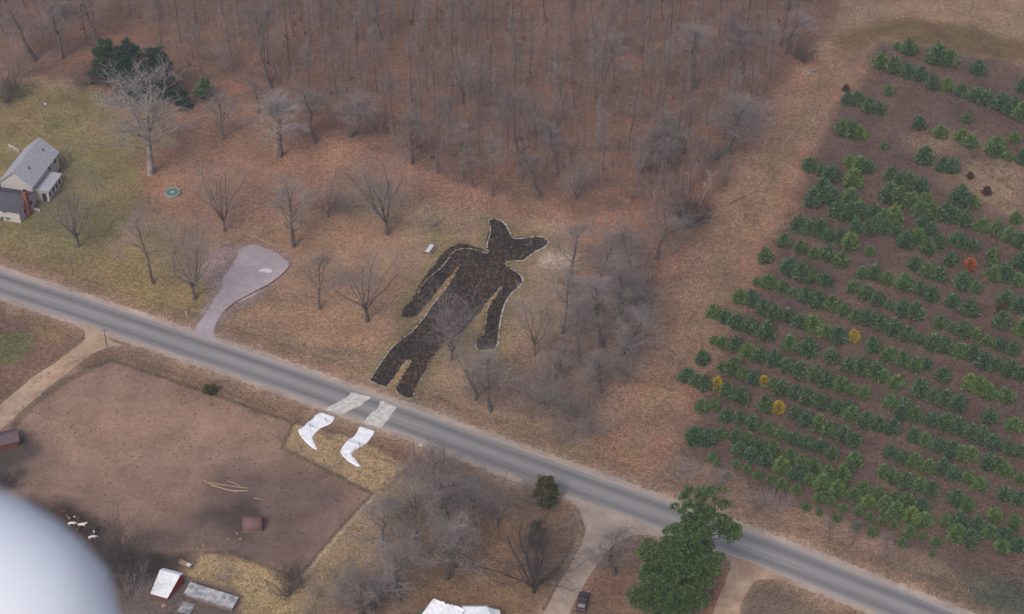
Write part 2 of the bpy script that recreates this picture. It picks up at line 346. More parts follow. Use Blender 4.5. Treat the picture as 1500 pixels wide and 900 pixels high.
def ground_mat(name, base=None, k1=.6, fine=2.4, k2=.75):
    m, nt, b = new_mat(name); b.inputs['Roughness'].default_value = .95; b.inputs['Specular IOR Level'].default_value = .1
    pos = geo_pos(nt)
    if base is None:
        a = nt.nodes.new('ShaderNodeAttribute'); a.attribute_name = 'zone'; col = a.outputs['Color']
    else: col = base(nt, pos)
    g = lambda v: (v, v, v, 1)
    n1 = ramp(nt, noise(nt, pos, .16, 6, .65), [(.3, g(1 - k1 * .45)), (.7, g(1 + k1 * .35))])
    n2 = ramp(nt, noise(nt, pos, fine, 3, .7), [(.25, g(1 - k2)), (.5, g(1)), (.78, g(1 + k2))])
    n3 = ramp(nt, noise(nt, pos, .9, 5, .75), [(.32, (.62, .6, .64, 1)), (.52, g(1)), (.68, (1.35, 1.25, 1.12, 1))])
    n4 = ramp(nt, noise(nt, pos, .045, 4, .6), [(.35, (.86, .88, .9, 1)), (.65, (1.14, 1.1, 1.04, 1))]); col = mix(nt, 'MULTIPLY', 1.0, col, n4)
    col = mix(nt, 'MULTIPLY', 1.0, col, n1); al = .3 if base is not None else a.outputs['Alpha']
    col = mix(nt, 'MULTIPLY', al, col, n2); col = mix(nt, 'MULTIPLY', al, col, n3)
    nt.links.new(col, b.inputs['Base Color'])
    bn = nt.nodes.new('ShaderNodeBump'); bn.inputs['Strength'].default_value = .5; bn.inputs['Distance'].default_value = .12
    nt.links.new(noise(nt, pos, 2.0, 5, .7), bn.inputs['Height']); nt.links.new(bn.outputs[0], b.inputs['Normal'])
    return m
M['ground'] = ground_mat('ground')
tag(link_me('ground', me, M['ground']), kind='structure')

# ------------------------------------------------------------------ road, tracks and painted or burnt areas
def strip(name, pts, halfw, z, mat, cross=8, jit=0.0, seed=1, kind='structure'):
    pts = np.asarray(pts); hw = halfw if hasattr(halfw, '__len__') else [halfw] * len(pts)
    r = random.Random(seed); vs = []; uv = []; L = 0
    for i, p in enumerate(pts):
        d = pts[min(i + 1, len(pts) - 1)] - pts[max(i - 1, 0)]; d = d / np.linalg.norm(d); n = np.array([-d[1], d[0]])
        if i: L += np.linalg.norm(p - pts[i - 1])
        for k in range(cross + 1):
            t = k / cross * 2 - 1; e = (r.uniform(-jit, jit) if k in (0, cross) else 0)
            q = p + n * (t * hw[i] + e); vs.append((q[0], q[1], z)); uv.append((L, t * hw[i]))
    c1 = cross + 1; fs = [(i * c1 + k, (i + 1) * c1 + k, (i + 1) * c1 + k + 1, i * c1 + k + 1) for i in range(len(pts) - 1) for k in range(cross)]
    me = bpy.data.meshes.new(name); me.from_pydata(vs, [], fs); me.update()
    if me.polygons[0].normal.z < 0: me.flip_normals()
    at = me.attributes.new('run', 'FLOAT_VECTOR', 'POINT'); at.data.foreach_set('vector', np.array([(a, b, 0) for a, b in uv], dtype=np.float32).ravel())
    o = link_me(name, me, mat); tag(o, kind=kind); return o
def poly_sheet(name, poly_px, z, mat, k=4, jit=0.0, step=None, seed=3):
    from mathutils.geometry import tessellate_polygon
    P = smooth(gp(poly_px), k, True)
    if jit:
        r = np.random.default_rng(seed); P = P + r.uniform(-jit, jit, P.shape)
    vs = [Vector((x, y, z)) for x, y in P]
    tris = tessellate_polygon([vs])
    me = bpy.data.meshes.new(name); me.from_pydata(vs, [], tris); me.update()
    if sum(p.normal.z * p.area for p in me.polygons) < 0: me.flip_normals()
    return link_me(name, me, mat)
# asphalt with wheel lanes
m, nt, b = new_mat('asphalt'); M['asphalt'] = m
a = nt.nodes.new('ShaderNodeAttribute'); a.attribute_name = 'run'
sx = nt.nodes.new('ShaderNodeSeparateXYZ'); nt.links.new(a.outputs['Vector'], sx.inputs[0])
wob = nt.nodes.new('ShaderNodeMath'); wob.operation = 'MULTIPLY_ADD'; wob.inputs[1].default_value = .5; wob.inputs[2].default_value = -.25
cs = nt.nodes.new('ShaderNodeVectorMath'); cs.operation = 'MULTIPLY'; cs.inputs[1].default_value = (.04, .5, 1); nt.links.new(a.outputs['Vector'], cs.inputs[0])
nt.links.new(noise(nt, cs.outputs[0], 1.5, 3), wob.inputs[0])
ad = nt.nodes.new('ShaderNodeMath'); ad.operation = 'ADD'; nt.links.new(sx.outputs[1], ad.inputs[0]); nt.links.new(wob.outputs[0], ad.inputs[1])
mr = nt.nodes.new('ShaderNodeMapRange'); mr.inputs[1].default_value = -3.7; mr.inputs[2].default_value = 3.7; nt.links.new(ad.outputs[0], mr.inputs[0])
lane = ramp(nt, mr.outputs[0], [(0, S(164, 153, 145)), (.1, S(140, 135, 133)), (.22, S(116, 114, 116)), (.34, S(134, 131, 130)), (.5, S(147, 143, 141)), (.6, S(133, 130, 129)), (.74, S(112, 111, 113)), (.88, S(142, 137, 134)), (1, S(170, 158, 149))])
cs2 = nt.nodes.new('ShaderNodeVectorMath'); cs2.operation = 'MULTIPLY'; cs2.inputs[1].default_value = (.05, 2.2, 1); nt.links.new(a.outputs['Vector'], cs2.inputs[0])
stk = ramp(nt, noise(nt, cs2.outputs[0], 1, 4, .7), [(.3, (.84, .84, .85, 1)), (.7, (1.14, 1.13, 1.12, 1))])
spk = ramp(nt, noise(nt, geo_pos(nt), 2.5, 4, .7), [(.3, (.9, .9, .9, 1)), (.7, (1.1, 1.1, 1.1, 1))])
col = mix(nt, 'MULTIPLY', 1, mix(nt, 'MULTIPLY', 1, lane, stk), spk)
nt.links.new(col, b.inputs['Base Color']); b.inputs['Roughness'].default_value = .85; b.inputs['Specular IOR Level'].default_value = .2
strip('road', smooth(road_c[::2], 6), 3.65, .02, M['asphalt'], 12, .22)

def two(c1, c2, sc, lo=.4, hi=.62):
    return lambda nt, pos: ramp(nt, noise(nt, pos, sc, 4, .65), [(lo, c1), (hi, c2)])
M['gravel_mauve'] = ground_mat('gravel_mauve', two(S(180, 166, 170), S(166, 152, 156), .1), .12, 3, .4)
M['dirt'] = ground_mat('dirt', two(S(182, 158, 136), S(160, 132, 112), .25), .3, 3, .2)
M['gravel'] = ground_mat('gravel', two(S(176, 160, 149), S(160, 144, 133), .2), .2, 3, .12)
M['char'] = ground_mat('char', two(S(48, 43, 43), S(72, 60, 53), .5, .45, .62), .5, 2.2, .5)
# burnt ground: charcoal with brown unburnt crumbs
m, nt, b = new_mat('burnt_ground'); pos = geo_pos(nt); M['burnt'] = m
big = ramp(nt, noise(nt, pos, .14, 3, .6), [(.42, (0, 0, 0, 1)), (.6, (1, 1, 1, 1))])
crumb = ramp(nt, noise(nt, pos, 1.1, 6, .8), [(.5, (0, 0, 0, 1)), (.62, (1, 1, 1, 1))])
fine_ = ramp(nt, noise(nt, pos, 3.0, 4, .8), [(.35, S(34, 31, 33)), (.55, S(60, 54, 52)), (.75, S(96, 84, 76))])
k = mix(nt, 'MULTIPLY', 1, crumb, mix(nt, 'MIX', .35, big, (1, 1, 1, 1)))
nt.links.new(mix(nt, 'MIX', k, fine_, S(128, 100, 76)), b.inputs['Base Color']); b.inputs['Roughness'].default_value = .95; b.inputs['Specular IOR Level'].default_value = .1
strip('road_shoulder', smooth(road_c[::2], 8), 4.75, .007, M['gravel'], 4, .3, 2)
tag(poly_sheet('left_track', TRK, .010, M['dirt'], 4, .2), kind='structure')
tag(poly_sheet('gravel_pad', pad_px, .012, M['gravel_mauve'], 5, .12), kind='structure')
tag(poly_sheet('gravel_junction', JUNC, .010, M['gravel'], 4, .15), kind='structure')
tag(poly_sheet('sand_drive', SND, .010, M['dirt'], 4, .15), kind='structure')
br = poly_sheet('burnt_figure', burn_px, .014, M['burnt'], 3, .18)
tag(br, 'large charcoal black burnt shape of a long figure in a peaked hat on the grass', 'ground drawing')
# broken white line round the figure
def outline(pts_px, name, width, z, mat, gap=.12, seed=5, parent=None, closed=True):
    P = smooth(gp(pts_px), 4, closed); r = random.Random(seed); b = MB(); n = len(P)
    vs = []
    for i in range(n):
        d = P[min(i + 1, n - 1)] - P[max(i - 1, 0)]; nn = np.array([-d[1], d[0]]) / (np.linalg.norm(d) + 1e-6) * width * (r.uniform(.3, .6) if r.random() > gap else .1)
        vs += [(P[i][0] - nn[0], P[i][1] - nn[1], z), (P[i][0] + nn[0], P[i][1] + nn[1], z)]
    b.add(vs, [(2 * i, 2 * i + 2, 2 * i + 3, 2 * i + 1) for i in range(n - 1)])
    return b.build(name, mat, parent)
    for i in range(n if closed else n - 1):
        thin_ = r.random() < gap
        a, c = P[i], P[(i + 1) % n]; d = c - a; L = np.linalg.norm(d)
        if L < .02: continue
        nn = np.array([-d[1], d[0]]) / L * width * (r.uniform(.25, .65) if not thin_ else .1)
        b.add([(a[0] - nn[0], a[1] - nn[1], z), (c[0] - nn[0], c[1] - nn[1], z), (c[0] + nn[0], c[1] + nn[1], z), (a[0] + nn[0], a[1] + nn[1], z)], [(0, 1, 2, 3)])
    return b.build(name, mat, parent)
M['lime'] = simple('lime', S(206, 196, 186), S(160, 146, 134), 1.5, .95, True)
M['lime_thin'] = simple('lime_thin', S(178, 164, 150), S(128, 112, 100), 1.5, .95, True)
outline(burn_px[:27], 'white_line', .36, .02, M['lime'], .03, 4, br, False)
outline(burn_px[27:54], 'white_line', .22, .02, M['lime_thin'], .15, 5, br, False)
outline(burn_px[53:63], 'white_line', .24, .02, M['lime'], .08, 6, br, False)
ol = [(500 + a / 3, 300 + b / 3) for a, b in [(335,400),(345,370),(380,325),(430,285),(465,245),(490,210),(520,195),(580,195),(643,213),(640,180),(655,110),(645,70)]]
outline(ol, 'white_line', .24, .02, M['lime'], .05, 7, br, False)
# legs painted on the road, boots of sheeting in the grass
m, nt, b = new_mat('road_paint_worn'); M['roadpaint'] = m
w_ = ramp(nt, noise(nt, geo_pos(nt), .9, 5, .7), [(.32, S(164, 158, 152)), (.55, S(204, 199, 193)), (.75, S(214, 210, 205))])
nt.links.new(w_, b.inputs['Base Color']); b.inputs['Roughness'].default_value = .9
tag(poly_sheet('painted_leg', leg1, .028, M['roadpaint'], 3, .12), 'worn whitish leg stripe painted across the asphalt, the left one of two', 'road marking', 'painted legs on the road')
tag(poly_sheet('painted_leg', leg2, .028, M['roadpaint'], 3, .12), 'worn whitish leg stripe painted across the asphalt, the right one of two', 'road marking', 'painted legs on the road')
m, nt, b = new_mat('white_sheeting'); M['sheeting'] = m
w_ = ramp(nt, noise(nt, geo_pos(nt), .8, 5, .75), [(.25, S(190, 192, 200)), (.36, S(232, 234, 240)), (.6, S(244, 245, 250))])
nt.links.new(w_, b.inputs['Base Color']); b.inputs['Roughness'].default_value = .6
def boot(px, label):
    P = smooth(gp(px), 3, True); c = P.mean(0)
    xs_ = np.arange(P[:, 0].min(), P[:, 0].max(), .22); ys_ = np.arange(P[:, 1].min(), P[:, 1].max(), .22)
    from mathutils.geometry import delaunay_2d_cdt
    X, Y = np.meshgrid(xs_, ys_); X = X.ravel(); Y = Y.ravel(); d = sdist(X, Y, P); k_ = d < -.12
    pts = [Vector((x, y)) for x, y in P] + [Vector((x, y)) for x, y in zip(X[k_], Y[k_])]
    n = len(P); vs, es, fs, *_ = delaunay_2d_cdt(pts, [], [list(range(n))], 1, 1e-5)
    A = np.array([(v.x, v.y) for v in vs]); dd = np.clip(-sdist(A[:, 0], A[:, 1], P), 0, 1)
    u = (A[:, 0] * .55 + A[:, 1] * .83)
    z = .04 + np.clip(dd * 3, 0, 1) * (.05 + .07 * np.abs(np.sin(u * 1.5 + fbm(A[:, 0], A[:, 1], 2, 9) * 3)) + .07 * np.abs(fbm(A[:, 0], A[:, 1], 1.1, 5)))
    me = bpy.data.meshes.new('white_boot'); me.from_pydata([(a[0] - c[0], a[1] - c[1], q) for a, q in zip(A, z)], [], fs); me.update()
    if sum(p.normal.z * p.area for p in me.polygons) < 0: me.flip_normals()
    o = link_me('white_boot', me, M['sheeting']); o.location = (c[0], c[1], 0)
    m_ = o.modifiers.new('thick', 'SOLIDIFY'); m_.thickness = .02
    # seams where sheets overlap
    tag(o, label, 'sheeting', 'white boots laid on the grass'); return o
boot(boot1, 'white plastic sheeting laid as a pointed boot, nearer the paddock corner')
boot(boot2, 'white plastic sheeting laid as a pointed boot, nearer the utility pole')

# ------------------------------------------------------------------ vegetation meshes
def tree_data(seed, H=16, crown=5.0, fork=.3, limbs=9, fan=False, lean=(0, 0), twig=1.0, r0=.22, n2=7, n3=6, n4=4, droop=0):
    r = random.Random(seed); thick = MB(); TW = []        # TW: (p, q, width)
    def grow(p, d, L, rad, lvl):
        n = (7, 5, 4, 3, 2)[lvl]; pts = [p.copy()]; rads = [rad]; dirs = [d.copy()]
        wig = (.035, .13, .2, .26, .3)[lvl]
        if lvl == 0: dd0 = Vector((lean[0], lean[1], 1)).normalized()
        q = p.copy(); dd = d.copy()
        for i in range(n):
            if lvl == 0: dd = dd.lerp(dd0, .55)
            dd = (dd + Vector((r.gauss(0, wig), r.gauss(0, wig), r.gauss(0, wig * .6) + (.13 if lvl in (1, 2) else .05) - droop * (lvl > 1)))).normalized()
            q = q + dd * (L / n); pts.append(q.copy()); rads.append(rad * (1 - (i + 1) / n * (.65 if lvl else (.8 if not fan else .3)))); dirs.append(dd.copy())
        if lvl <= 2: thick.tube(pts, rads, 6 if lvl == 0 else (4 if lvl == 1 else 3), cap=False) if lvl < 2 else [TW.append((pts[i], pts[i + 1], rads[i] * 1.7)) for i in range(n)]
        else:
            for i in range(n): TW.append((pts[i], pts[i + 1], rads[i] * 1.7))
        if lvl == 4: return
        cnt = (limbs, n2, n3, n4)[lvl]
        for c in range(cnt):
            if lvl == 0: t = (fork + (1 - fork) * (c + r.random() * .8) / cnt) if not fan else r.uniform(.8, 1)
            else: t = r.uniform(.22, 1.0)
            t = min(t, .999); x = t * n; i = int(x); base = pts[i].lerp(pts[i + 1], x - i); ax = dirs[i + 1]
            ang = r.uniform(.4, .9) if lvl else (r.uniform(.5, .85) * (1.25 - .7 * t) if not fan else r.uniform(.12, .62))
            phi = r.uniform(0, 6.283) if lvl else c * 2.4 + r.uniform(-.5, .5)
            o1 = ax.orthogonal().normalized(); o1.rotate(Matrix.Rotation(phi, 3, ax)) if False else None
            o2 = ax.cross(o1); side = o1 * math.cos(phi) + o2 * math.sin(phi)
            nd = (ax * math.cos(ang) + side * math.sin(ang)).normalized()
            if lvl == 0:
                prof = (1.0 - .55 * max(0, (t - fork) / (1 - fork))) if not fan else 1
                cl = (crown * prof * r.uniform(.75, 1.15)) if not fan else H * (1 - fork) * r.uniform(.75, 1.05)
                cr = max(rads[i] * r.uniform(.32, .5) * (1.3 if fan else 1), .04)
            else:
                cl = L * r.uniform(.38, .62) * (1.1 - .35 * t); cr = max(rads[i] * .5, (.05, .03, .017, .011)[lvl])
            if lvl == 3: cl = min(max(cl, .7), 1.5)
            grow(base, nd, max(cl, .5), cr, lvl + 1)
    d0 = Vector((lean[0], lean[1], 1)).normalized()
    grow(Vector((0, 0, -.1)), d0, H * (fork if fan else .97), r0, 0)
    # ribbons
    A = np.array([p for p, q, w in TW]); B = np.array([q for p, q, w in TW]); W = np.array([w for p, q, w in TW]) * twig
    D = B - A; rr = np.random.default_rng(seed); N = np.cross(D, rr.normal(size=D.shape)); N /= np.linalg.norm(N, axis=1)[:, None] + 1e-9
    N2 = np.cross(D, N); N2 /= np.linalg.norm(N2, axis=1)[:, None] + 1e-9
    W = W[:, None]; o1, o2, o3 = N * W * .6, (-.5 * N + .87 * N2) * W * .6, (-.5 * N - .87 * N2) * W * .6
    Vt = np.stack([A + o1, A + o2, A + o3, B + o1 * .5, B + o2 * .5, B + o3 * .5], 1).reshape(-1, 3)
    n = len(A) ; k = np.arange(n)[:, None] * 6
    Ft = np.concatenate([k + np.array([[0, 1, 4, 3]]), k + np.array([[1, 2, 5, 4]]), k + np.array([[2, 0, 3, 5]])])
    return thick, Vt, Ft
def make_bare(data, name, mb, mt):
    thick, Vt, Ft = data
    root = empty(name, (0, 0, 0)); thick.build('trunk', mb, root, True)
    me = mesh_np('crown', Vt, [Ft]); link_me('crown', me, mt, root)
    return root
def tufts(P, Nn, size, seed, blades=4, wid=.28, spread=.8):
    """bunches of narrow blades at P pointing along Nn"""
    r = np.random.default_rng(seed); n = len(P); Vs = []; Fs = []
    for b in range(blades):
        D = Nn + r.normal(size=P.shape) * spread; D /= np.linalg.norm(D, axis=1)[:, None]
        s = (size * r.uniform(.6, 1.3, n))[:, None] if np.isscalar(size) else (size * r.uniform(.6, 1.3, n))[:, None]
        T = np.cross(D, r.normal(size=P.shape)); T /= np.linalg.norm(T, axis=1)[:, None]
        Vs.append(np.stack([P - T * s * wid * .5, P + D * s * .55 + T * s * wid, P + D * s, P + D * s * .5 - T * s * wid], 1).reshape(-1, 3))
    V = np.concatenate(Vs); F = np.arange(len(V)).reshape(-1, 4)
    return V, F
def small_pine(seed, H=3.4, R=1.75, n=290, size=.7):
    r = np.random.default_rng(seed)
    z = r.beta(1.25, 1.7, n); ang = r.uniform(0, 2 * np.pi, n)
    lobes = 1 + .22 * np.sin(ang * 5 + seed) * np.sin(z * 19 + seed * 2) + .12 * np.sin(ang * 3 + seed * 3)
    prof = np.clip(1 - z ** 1.35, 0, 1) ** .75 * (.62 + .38 * np.clip(z * 6, 0, 1)) * lobes
    rad = R * prof * np.sqrt(r.uniform(.45, 1, n))
    P = np.stack([rad * np.cos(ang), rad * np.sin(ang), .15 + z * H * .96], 1)
    N = np.stack([np.cos(ang), np.sin(ang), .55 + z * 1.2], 1); N /= np.linalg.norm(N, axis=1)[:, None]
    V, F = tufts(P, N, size, seed, 8, .12, .5); t = MB(); t.tube([(0, 0, -.1), (.03, 0, H * .5), (0, .02, H * .97)], [.07, .045, .015], 5)
    return V, F, t
def big_pine(seed, H=22, R=6.0, whorls=22, per=6, base=.12, size=.62, dens=1.0, top=1.0, taper=.8):
    r = random.Random(seed); t = MB(); lean = r.uniform(-.3, .3)
    t.tube([(0, 0, -.2), (lean * .4, 0, H * .3), (lean, .1, H * .65), (lean * .6, 0, H * .98)], [.38, .3, .17, .04], 8)
    P = []; N = []
    for wv in range(whorls):
        f = base + (1 - base) * (wv + r.uniform(-.3, .3)) / whorls; z = H * f
        L0 = R * (1 - max(0, (f - base) / (1 - base)) ** 1.4 * taper) * (.5 + .5 * min(1, (f - base) * 5 + .5))
        for k in range(per):
            if r.random() < .1: continue
            a = r.uniform(0, 6.283); L = L0 * r.uniform(.55, 1.12); up = r.uniform(.0, .35) + f * .3
            p0 = Vector((lean * min(1, f * 1.5), 0, z)); d = Vector((math.cos(a), math.sin(a), up)).normalized()
            p1 = p0 + d * L
            t.tube([p0, p0 + d * L * .5 + Vector((0, 0, -.1)), p1], [.09, .055, .02], 4)
            m_ = int(44 * dens * L / 5)
            for j in range(m_):
                s = r.uniform(.32, 1.0) ** .8; off = Vector((r.gauss(0, .16), r.gauss(0, .16), r.gauss(0, .06))) * L * (.35 + s * .75)
                q = p0 + d * L * s + off; P.append(q); nn = (d + Vector((0, 0, .9)) + off * .3).normalized(); N.append(nn)
    V, F = tufts(np.array(P), np.array(N), size, seed, 6, .16, .6)
    return V, F, t
def shrub_data(seed, H=3, R=2.2, stems=12, n=3, tw=1.0):
    r = random.Random(seed); TW = []
    def g(p, d, L, w, lvl):
        q = p
        for i in range(3):
            d2 = (d + Vector((r.gauss(0, .16), r.gauss(0, .16), r.gauss(.03, .1)))).normalized(); q2 = q + d2 * L / 3; TW.append((q, q2, w * (1 - i * .2)))
            if lvl < 3:
                for c in range(n if i else 1):
                    s = Vector((r.gauss(0, 1), r.gauss(0, 1), r.gauss(.3, .6))).normalized(); g(q2, (d2 + s * .75).normalized(), L * r.uniform(.4, .62), w * .55, lvl + 1)
            d = d2; q = q2
    for s in range(stems):
        a = r.uniform(0, 6.283); t = r.uniform(.1, 1) * R / H
        g(Vector((math.cos(a) * R * .12, math.sin(a) * R * .12, -.05)), Vector((math.cos(a) * t, math.sin(a) * t, 1)).normalized(), H * r.uniform(.7, 1.0), .05, 1)
    A = np.array([p for p, q, w in TW]); B = np.array([q for p, q, w in TW]); W = np.maximum(np.array([w for p, q, w in TW]), .012) * tw
    D = B - A; rr = np.random.default_rng(seed); N = np.cross(D, rr.normal(size=D.shape)); N /= np.linalg.norm(N, axis=1)[:, None] + 1e-9
    N2 = np.cross(D, N); N2 /= np.linalg.norm(N2, axis=1)[:, None] + 1e-9; W = W[:, None]
    o1, o2, o3 = N * W * .6, (-.5 * N + .87 * N2) * W * .6, (-.5 * N - .87 * N2) * W * .6
    Vt = np.stack([A + o1, A + o2, A + o3, B + o1 * .5, B + o2 * .5, B + o3 * .5], 1).reshape(-1, 3); k = np.arange(len(A))[:, None] * 6
    return Vt, np.concatenate([k + np.array([[0, 1, 4, 3]]), k + np.array([[1, 2, 5, 4]]), k + np.array([[2, 0, 3, 5]])])

def place(root, u, v, s=1.0, rz=0, label=None, cat=None, group=None, first=False, sz=None):
    o = root if first else copy_tree(root)
    p = G(u, v); o.location = p; o.rotation_euler = (0, 0, rz); o.scale = (s, s, sz if sz else s)
    tag(o, label, cat, group); return o

R_ = random.Random(42)
# ------------------------------------------------------------------ the plantation
A3 = [(990,210,35),(940,205,15),(1115,250,40),(1170,260,35),(1090,250,25),(1140,215,14),(1295,300,32),(870,270,35),(925,295,33),(985,312,33),(1040,325,33),(1095,368,30),(1160,378,26),(1222,400,28),(1290,418,35),(1330,435,35),(1395,455,35),(1445,475,38),(1485,500,35),(1490,380,30),(903,400,22),(722,440,25),(765,440,28),(815,465,32),(863,478,28),(700,565,35),(740,575,35),(775,585,30),(1035,545,28),(1128,580,30),(1243,522,22),(1225,595,32),(1262,620,32),(1370,650,40),(1430,688,18),(1458,605,25),(1490,695,30),(882,642,18),(1060,685,38),(1140,730,30),(1180,730,35),(555,728,32),(610,745,30),(650,760,38),(730,710,25),(775,720,33),(810,735,28),(745,795,38),(912,768,25),(955,795,30),(990,800,33),(1045,820,33),(905,850,45),(950,870,40),(610,840,45),(570,880,35),(660,870,35),(730,880,40),(1010,880,35),(1060,885,35),(1215,870,45),(1270,885,30)]
B3 = [(680,20,40),(730,35,40),(775,25,35),(840,40,35),(760,95,28),(815,100,35),(880,60,40),(925,50,35),(935,105,33),(885,100,30),(1040,20,35),(1090,30,38),(1150,35,40),(1185,50,33),(1235,65,33),(1310,88,33),(1378,108,35),(1435,135,33),(1485,160,35),(1460,60,25),(1050,80,30),(1085,120,35),(1030,150,35),(975,158,35),(1075,185,35),(1125,165,30),(1200,150,35),(1225,165,30),(1275,180,28),(510,85,35),(555,100,35),(600,110,35),(640,135,30),(690,140,30),(735,165,35),(445,158,30),(515,190,28),(630,215,35),(575,215,22),(690,240,35),(820,205,22),(360,230,32),(465,270,38),(520,295,38),(570,315,28),(625,332,28),(785,300,25),(840,300,33),(898,325,28),(970,345,35),(1020,255,33),(1075,290,33),(1130,305,33),(1175,240,30),(1358,220,28),(1365,260,20),(1365,300,35),(1410,300,38),(1470,330,30),(1485,250,38),(1230,335,38),(1285,360,28),(1040,370,28),(1090,395,32),(1185,420,32),(1255,450,40),(1420,410,40),(1480,440,35),(325,340,18),(375,340,30),(435,360,28),(485,385,22),(540,400,35),(590,415,38),(655,435,35),(705,465,28),(750,360,30),(805,385,33),(855,415,30),(905,440,22),(965,455,35),(1018,472,35),(250,405,30),(300,415,33),(350,450,33),(405,470,35),(460,485,33),(515,510,33),(570,520,38),(630,555,33),(680,575,38),(760,490,30),(810,495,38),(870,520,33),(925,540,38),(985,570,33),(1035,585,28),(1100,600,40),(1150,620,35),(1125,515,28),(1180,540,22),(1230,545,38),(1285,570,25),(1400,510,38),(1490,545,35),(1340,595,25),(1395,610,28),(1450,630,30),(1215,640,35),(1270,650,35),(1320,690,35),(1375,700,33),(1435,720,38),(1485,745,30),(135,470,30),(185,495,28),(235,510,35),(290,530,35),(365,560,38),(135,595,18),(175,605,28),(230,615,30),(285,640,33),(340,660,33),(400,680,33),(455,700,35),(510,730,33),(470,605,33),(550,630,40),(650,665,33),(730,700,35),(785,710,38),(845,730,38),(835,620,33),(905,660,33),(965,680,33),(1020,700,33),(1065,700,28),(880,755,28),(935,775,33),(1140,745,32),(85,675,30),(20,745,35),(60,770,30),(95,785,30),(170,710,20),(220,715,38),(260,740,28),(310,760,30),(395,790,25),(435,805,33),(490,820,33),(545,845,35),(605,865,35),(580,745,33),(630,770,33),(690,785,33),(735,815,25),(795,825,28),(195,820,33),(255,840,35),(360,880,35),(80,885,28),(140,880,25),(1040,810,38),(1100,835,33),(1150,850,38),(1210,870,35),(1260,780,35),(1300,795,38),(1345,820,33),(1415,835,38),(910,865,30),(970,875,33),(680,885,35),(730,890,30)]
C3 = [(50,110,40),(105,125,35),(165,105,25),(235,115,33),(250,175,33),(300,195,35),(290,130,28),(340,155,30),(365,215,35),(400,170,28),(435,240,38),(470,200,28),(505,275,35),(520,225,28),(555,305,28),(575,245,33),(615,320,38),(635,275,28),(680,345,35),(700,285,33),(655,190,30),(605,155,33),(540,140,33),(485,125,30),(430,105,28),(372,85,28),(305,55,35),(250,35,30),(190,25,30),(150,240,15),(130,210,22),(195,290,15),(235,240,18),(280,260,18),(330,285,22),(385,305,20),(435,328,25),(498,348,25),(540,425,18),(600,388,25),(655,405,20),(598,450,15),(675,475,20),(705,430,20),(762,510,20),(768,445,20),(820,470,20),(878,485,20),(830,535,22),(928,505,20),(960,580,20),(995,535,25),(1050,555,18),(1110,580,22),(1095,630,15),(750,225,33),(595,65,33),(640,85,33),(540,45,33),(490,15,30),(705,110,35),(755,130,30),(750,370,33),(815,400,33),(795,335,28),(860,365,25),(890,415,35),(925,385,28),(935,440,38),(985,400,35),(1000,460,38),(1045,425,33),(1060,480,33),(1155,485,28),(1210,490,38),(1205,540,38),(1260,560,38),(1290,500,35),(1345,530,35),(1410,555,35),(1400,600,30),(1470,590,35),(1455,490,30),(1370,455,33),(1410,365,33),(1475,385,33),(1200,385,38),(1250,415,30),(880,270,28),(920,290,33),(980,310,35),(1040,330,30),(1090,350,33),(910,185,30),(970,210,30),(1020,225,33),(1080,245,30),(1135,255,33),(1190,275,35),(1250,295,30),(1305,325,33),(1015,110,33),(1065,130,30),(1120,155,30),(1180,180,35),(1225,195,30),(1260,190,33),(1095,40,33),(1155,50,38),(1205,70,38),(1265,95,35),(1310,110,38),(1360,140,38),(1430,165,30),(1480,180,30),(960,15,30),(1020,20,33),(1345,30,32),(1450,65,35),(1340,230,35),(1390,245,38),(1420,265,28),(1480,300,25),(740,20,33),(800,45,35),(860,60,35),(920,75,35)]
pines = [(1000 + x / 3, y / 3, r / 3) for x, y, r in A3] + [(1000 + x / 3, 300 + y / 3, r / 3) for x, y, r in B3] + [(1000 + x / 3, 600 + y / 3, r / 3) for x, y, r in C3]
protoP = []
for k_ in range(8):
    V, F, t = small_pine(100 + k_, H=R_.uniform(3.2, 4.0), R=R_.uniform(1.65, 2.0))
    root = empty('plantation_pine', (0, 0, 0)); t.build('trunk', M['bark'], root)
    link_me('crown', mesh_np('crown', V, [F]), M['pine_light'] if k_ in (2, 6) else M['pine'], root); protoP.append([root, True, (V, F)])
ORD = 'first second third fourth fifth sixth seventh eighth ninth tenth eleventh twelfth thirteenth fourteenth fifteenth sixteenth seventeenth eighteenth nineteenth twentieth'.split()
for tens, rnd_ in (('twenty', 'thirtieth'), ('thirty', 'fortieth'), ('forty', 'fiftieth'), ('fifty', 'sixtieth')): ORD += [tens + '-' + o for o in ORD[:9]] + [rnd_]
rows = {}
rd = gp([(1000, 0 + 760), (1400, 915)]); dv = rd[1] - rd[0]; dv = np.array([math.cos(math.radians(-31)), math.sin(math.radians(-31))]); nv = np.array([-dv[1], dv[0]])
lst = []
for (u, v, r) in pines:
    ppm = PXM(v); Rm = r / ppm; h = Rm * 2.3
    vb = v + h * .42 * ppm * .72          # crown centre to ground point
    g = G(u, vb); lst.append((u, vb, Rm, h, g))
ds = [np.dot(np.array(l[4][:2]) - rd[0], nv) for l in lst]; ds = np.array(ds); ph = np.angle(np.exp(2j * np.pi * ds / 7.05).mean()) / (2 * np.pi) * 7.05; ds = np.round((ds - ph) / 7.05); d0 = ds.min()
for l, d in zip(lst, ds): rows.setdefault(int(d - d0), []).append(l)
order = sorted(range(len(lst)), key=lambda i: -lst[i][2]); keep = set(order[:292]); idx = {id(l): i for i, l in enumerate(lst)}
stuffV = []; stuffF = []; off = 0
def row_size(Rm): return 'small young' if Rm < 1.15 else ('stout young' if Rm > 1.75 else 'young')
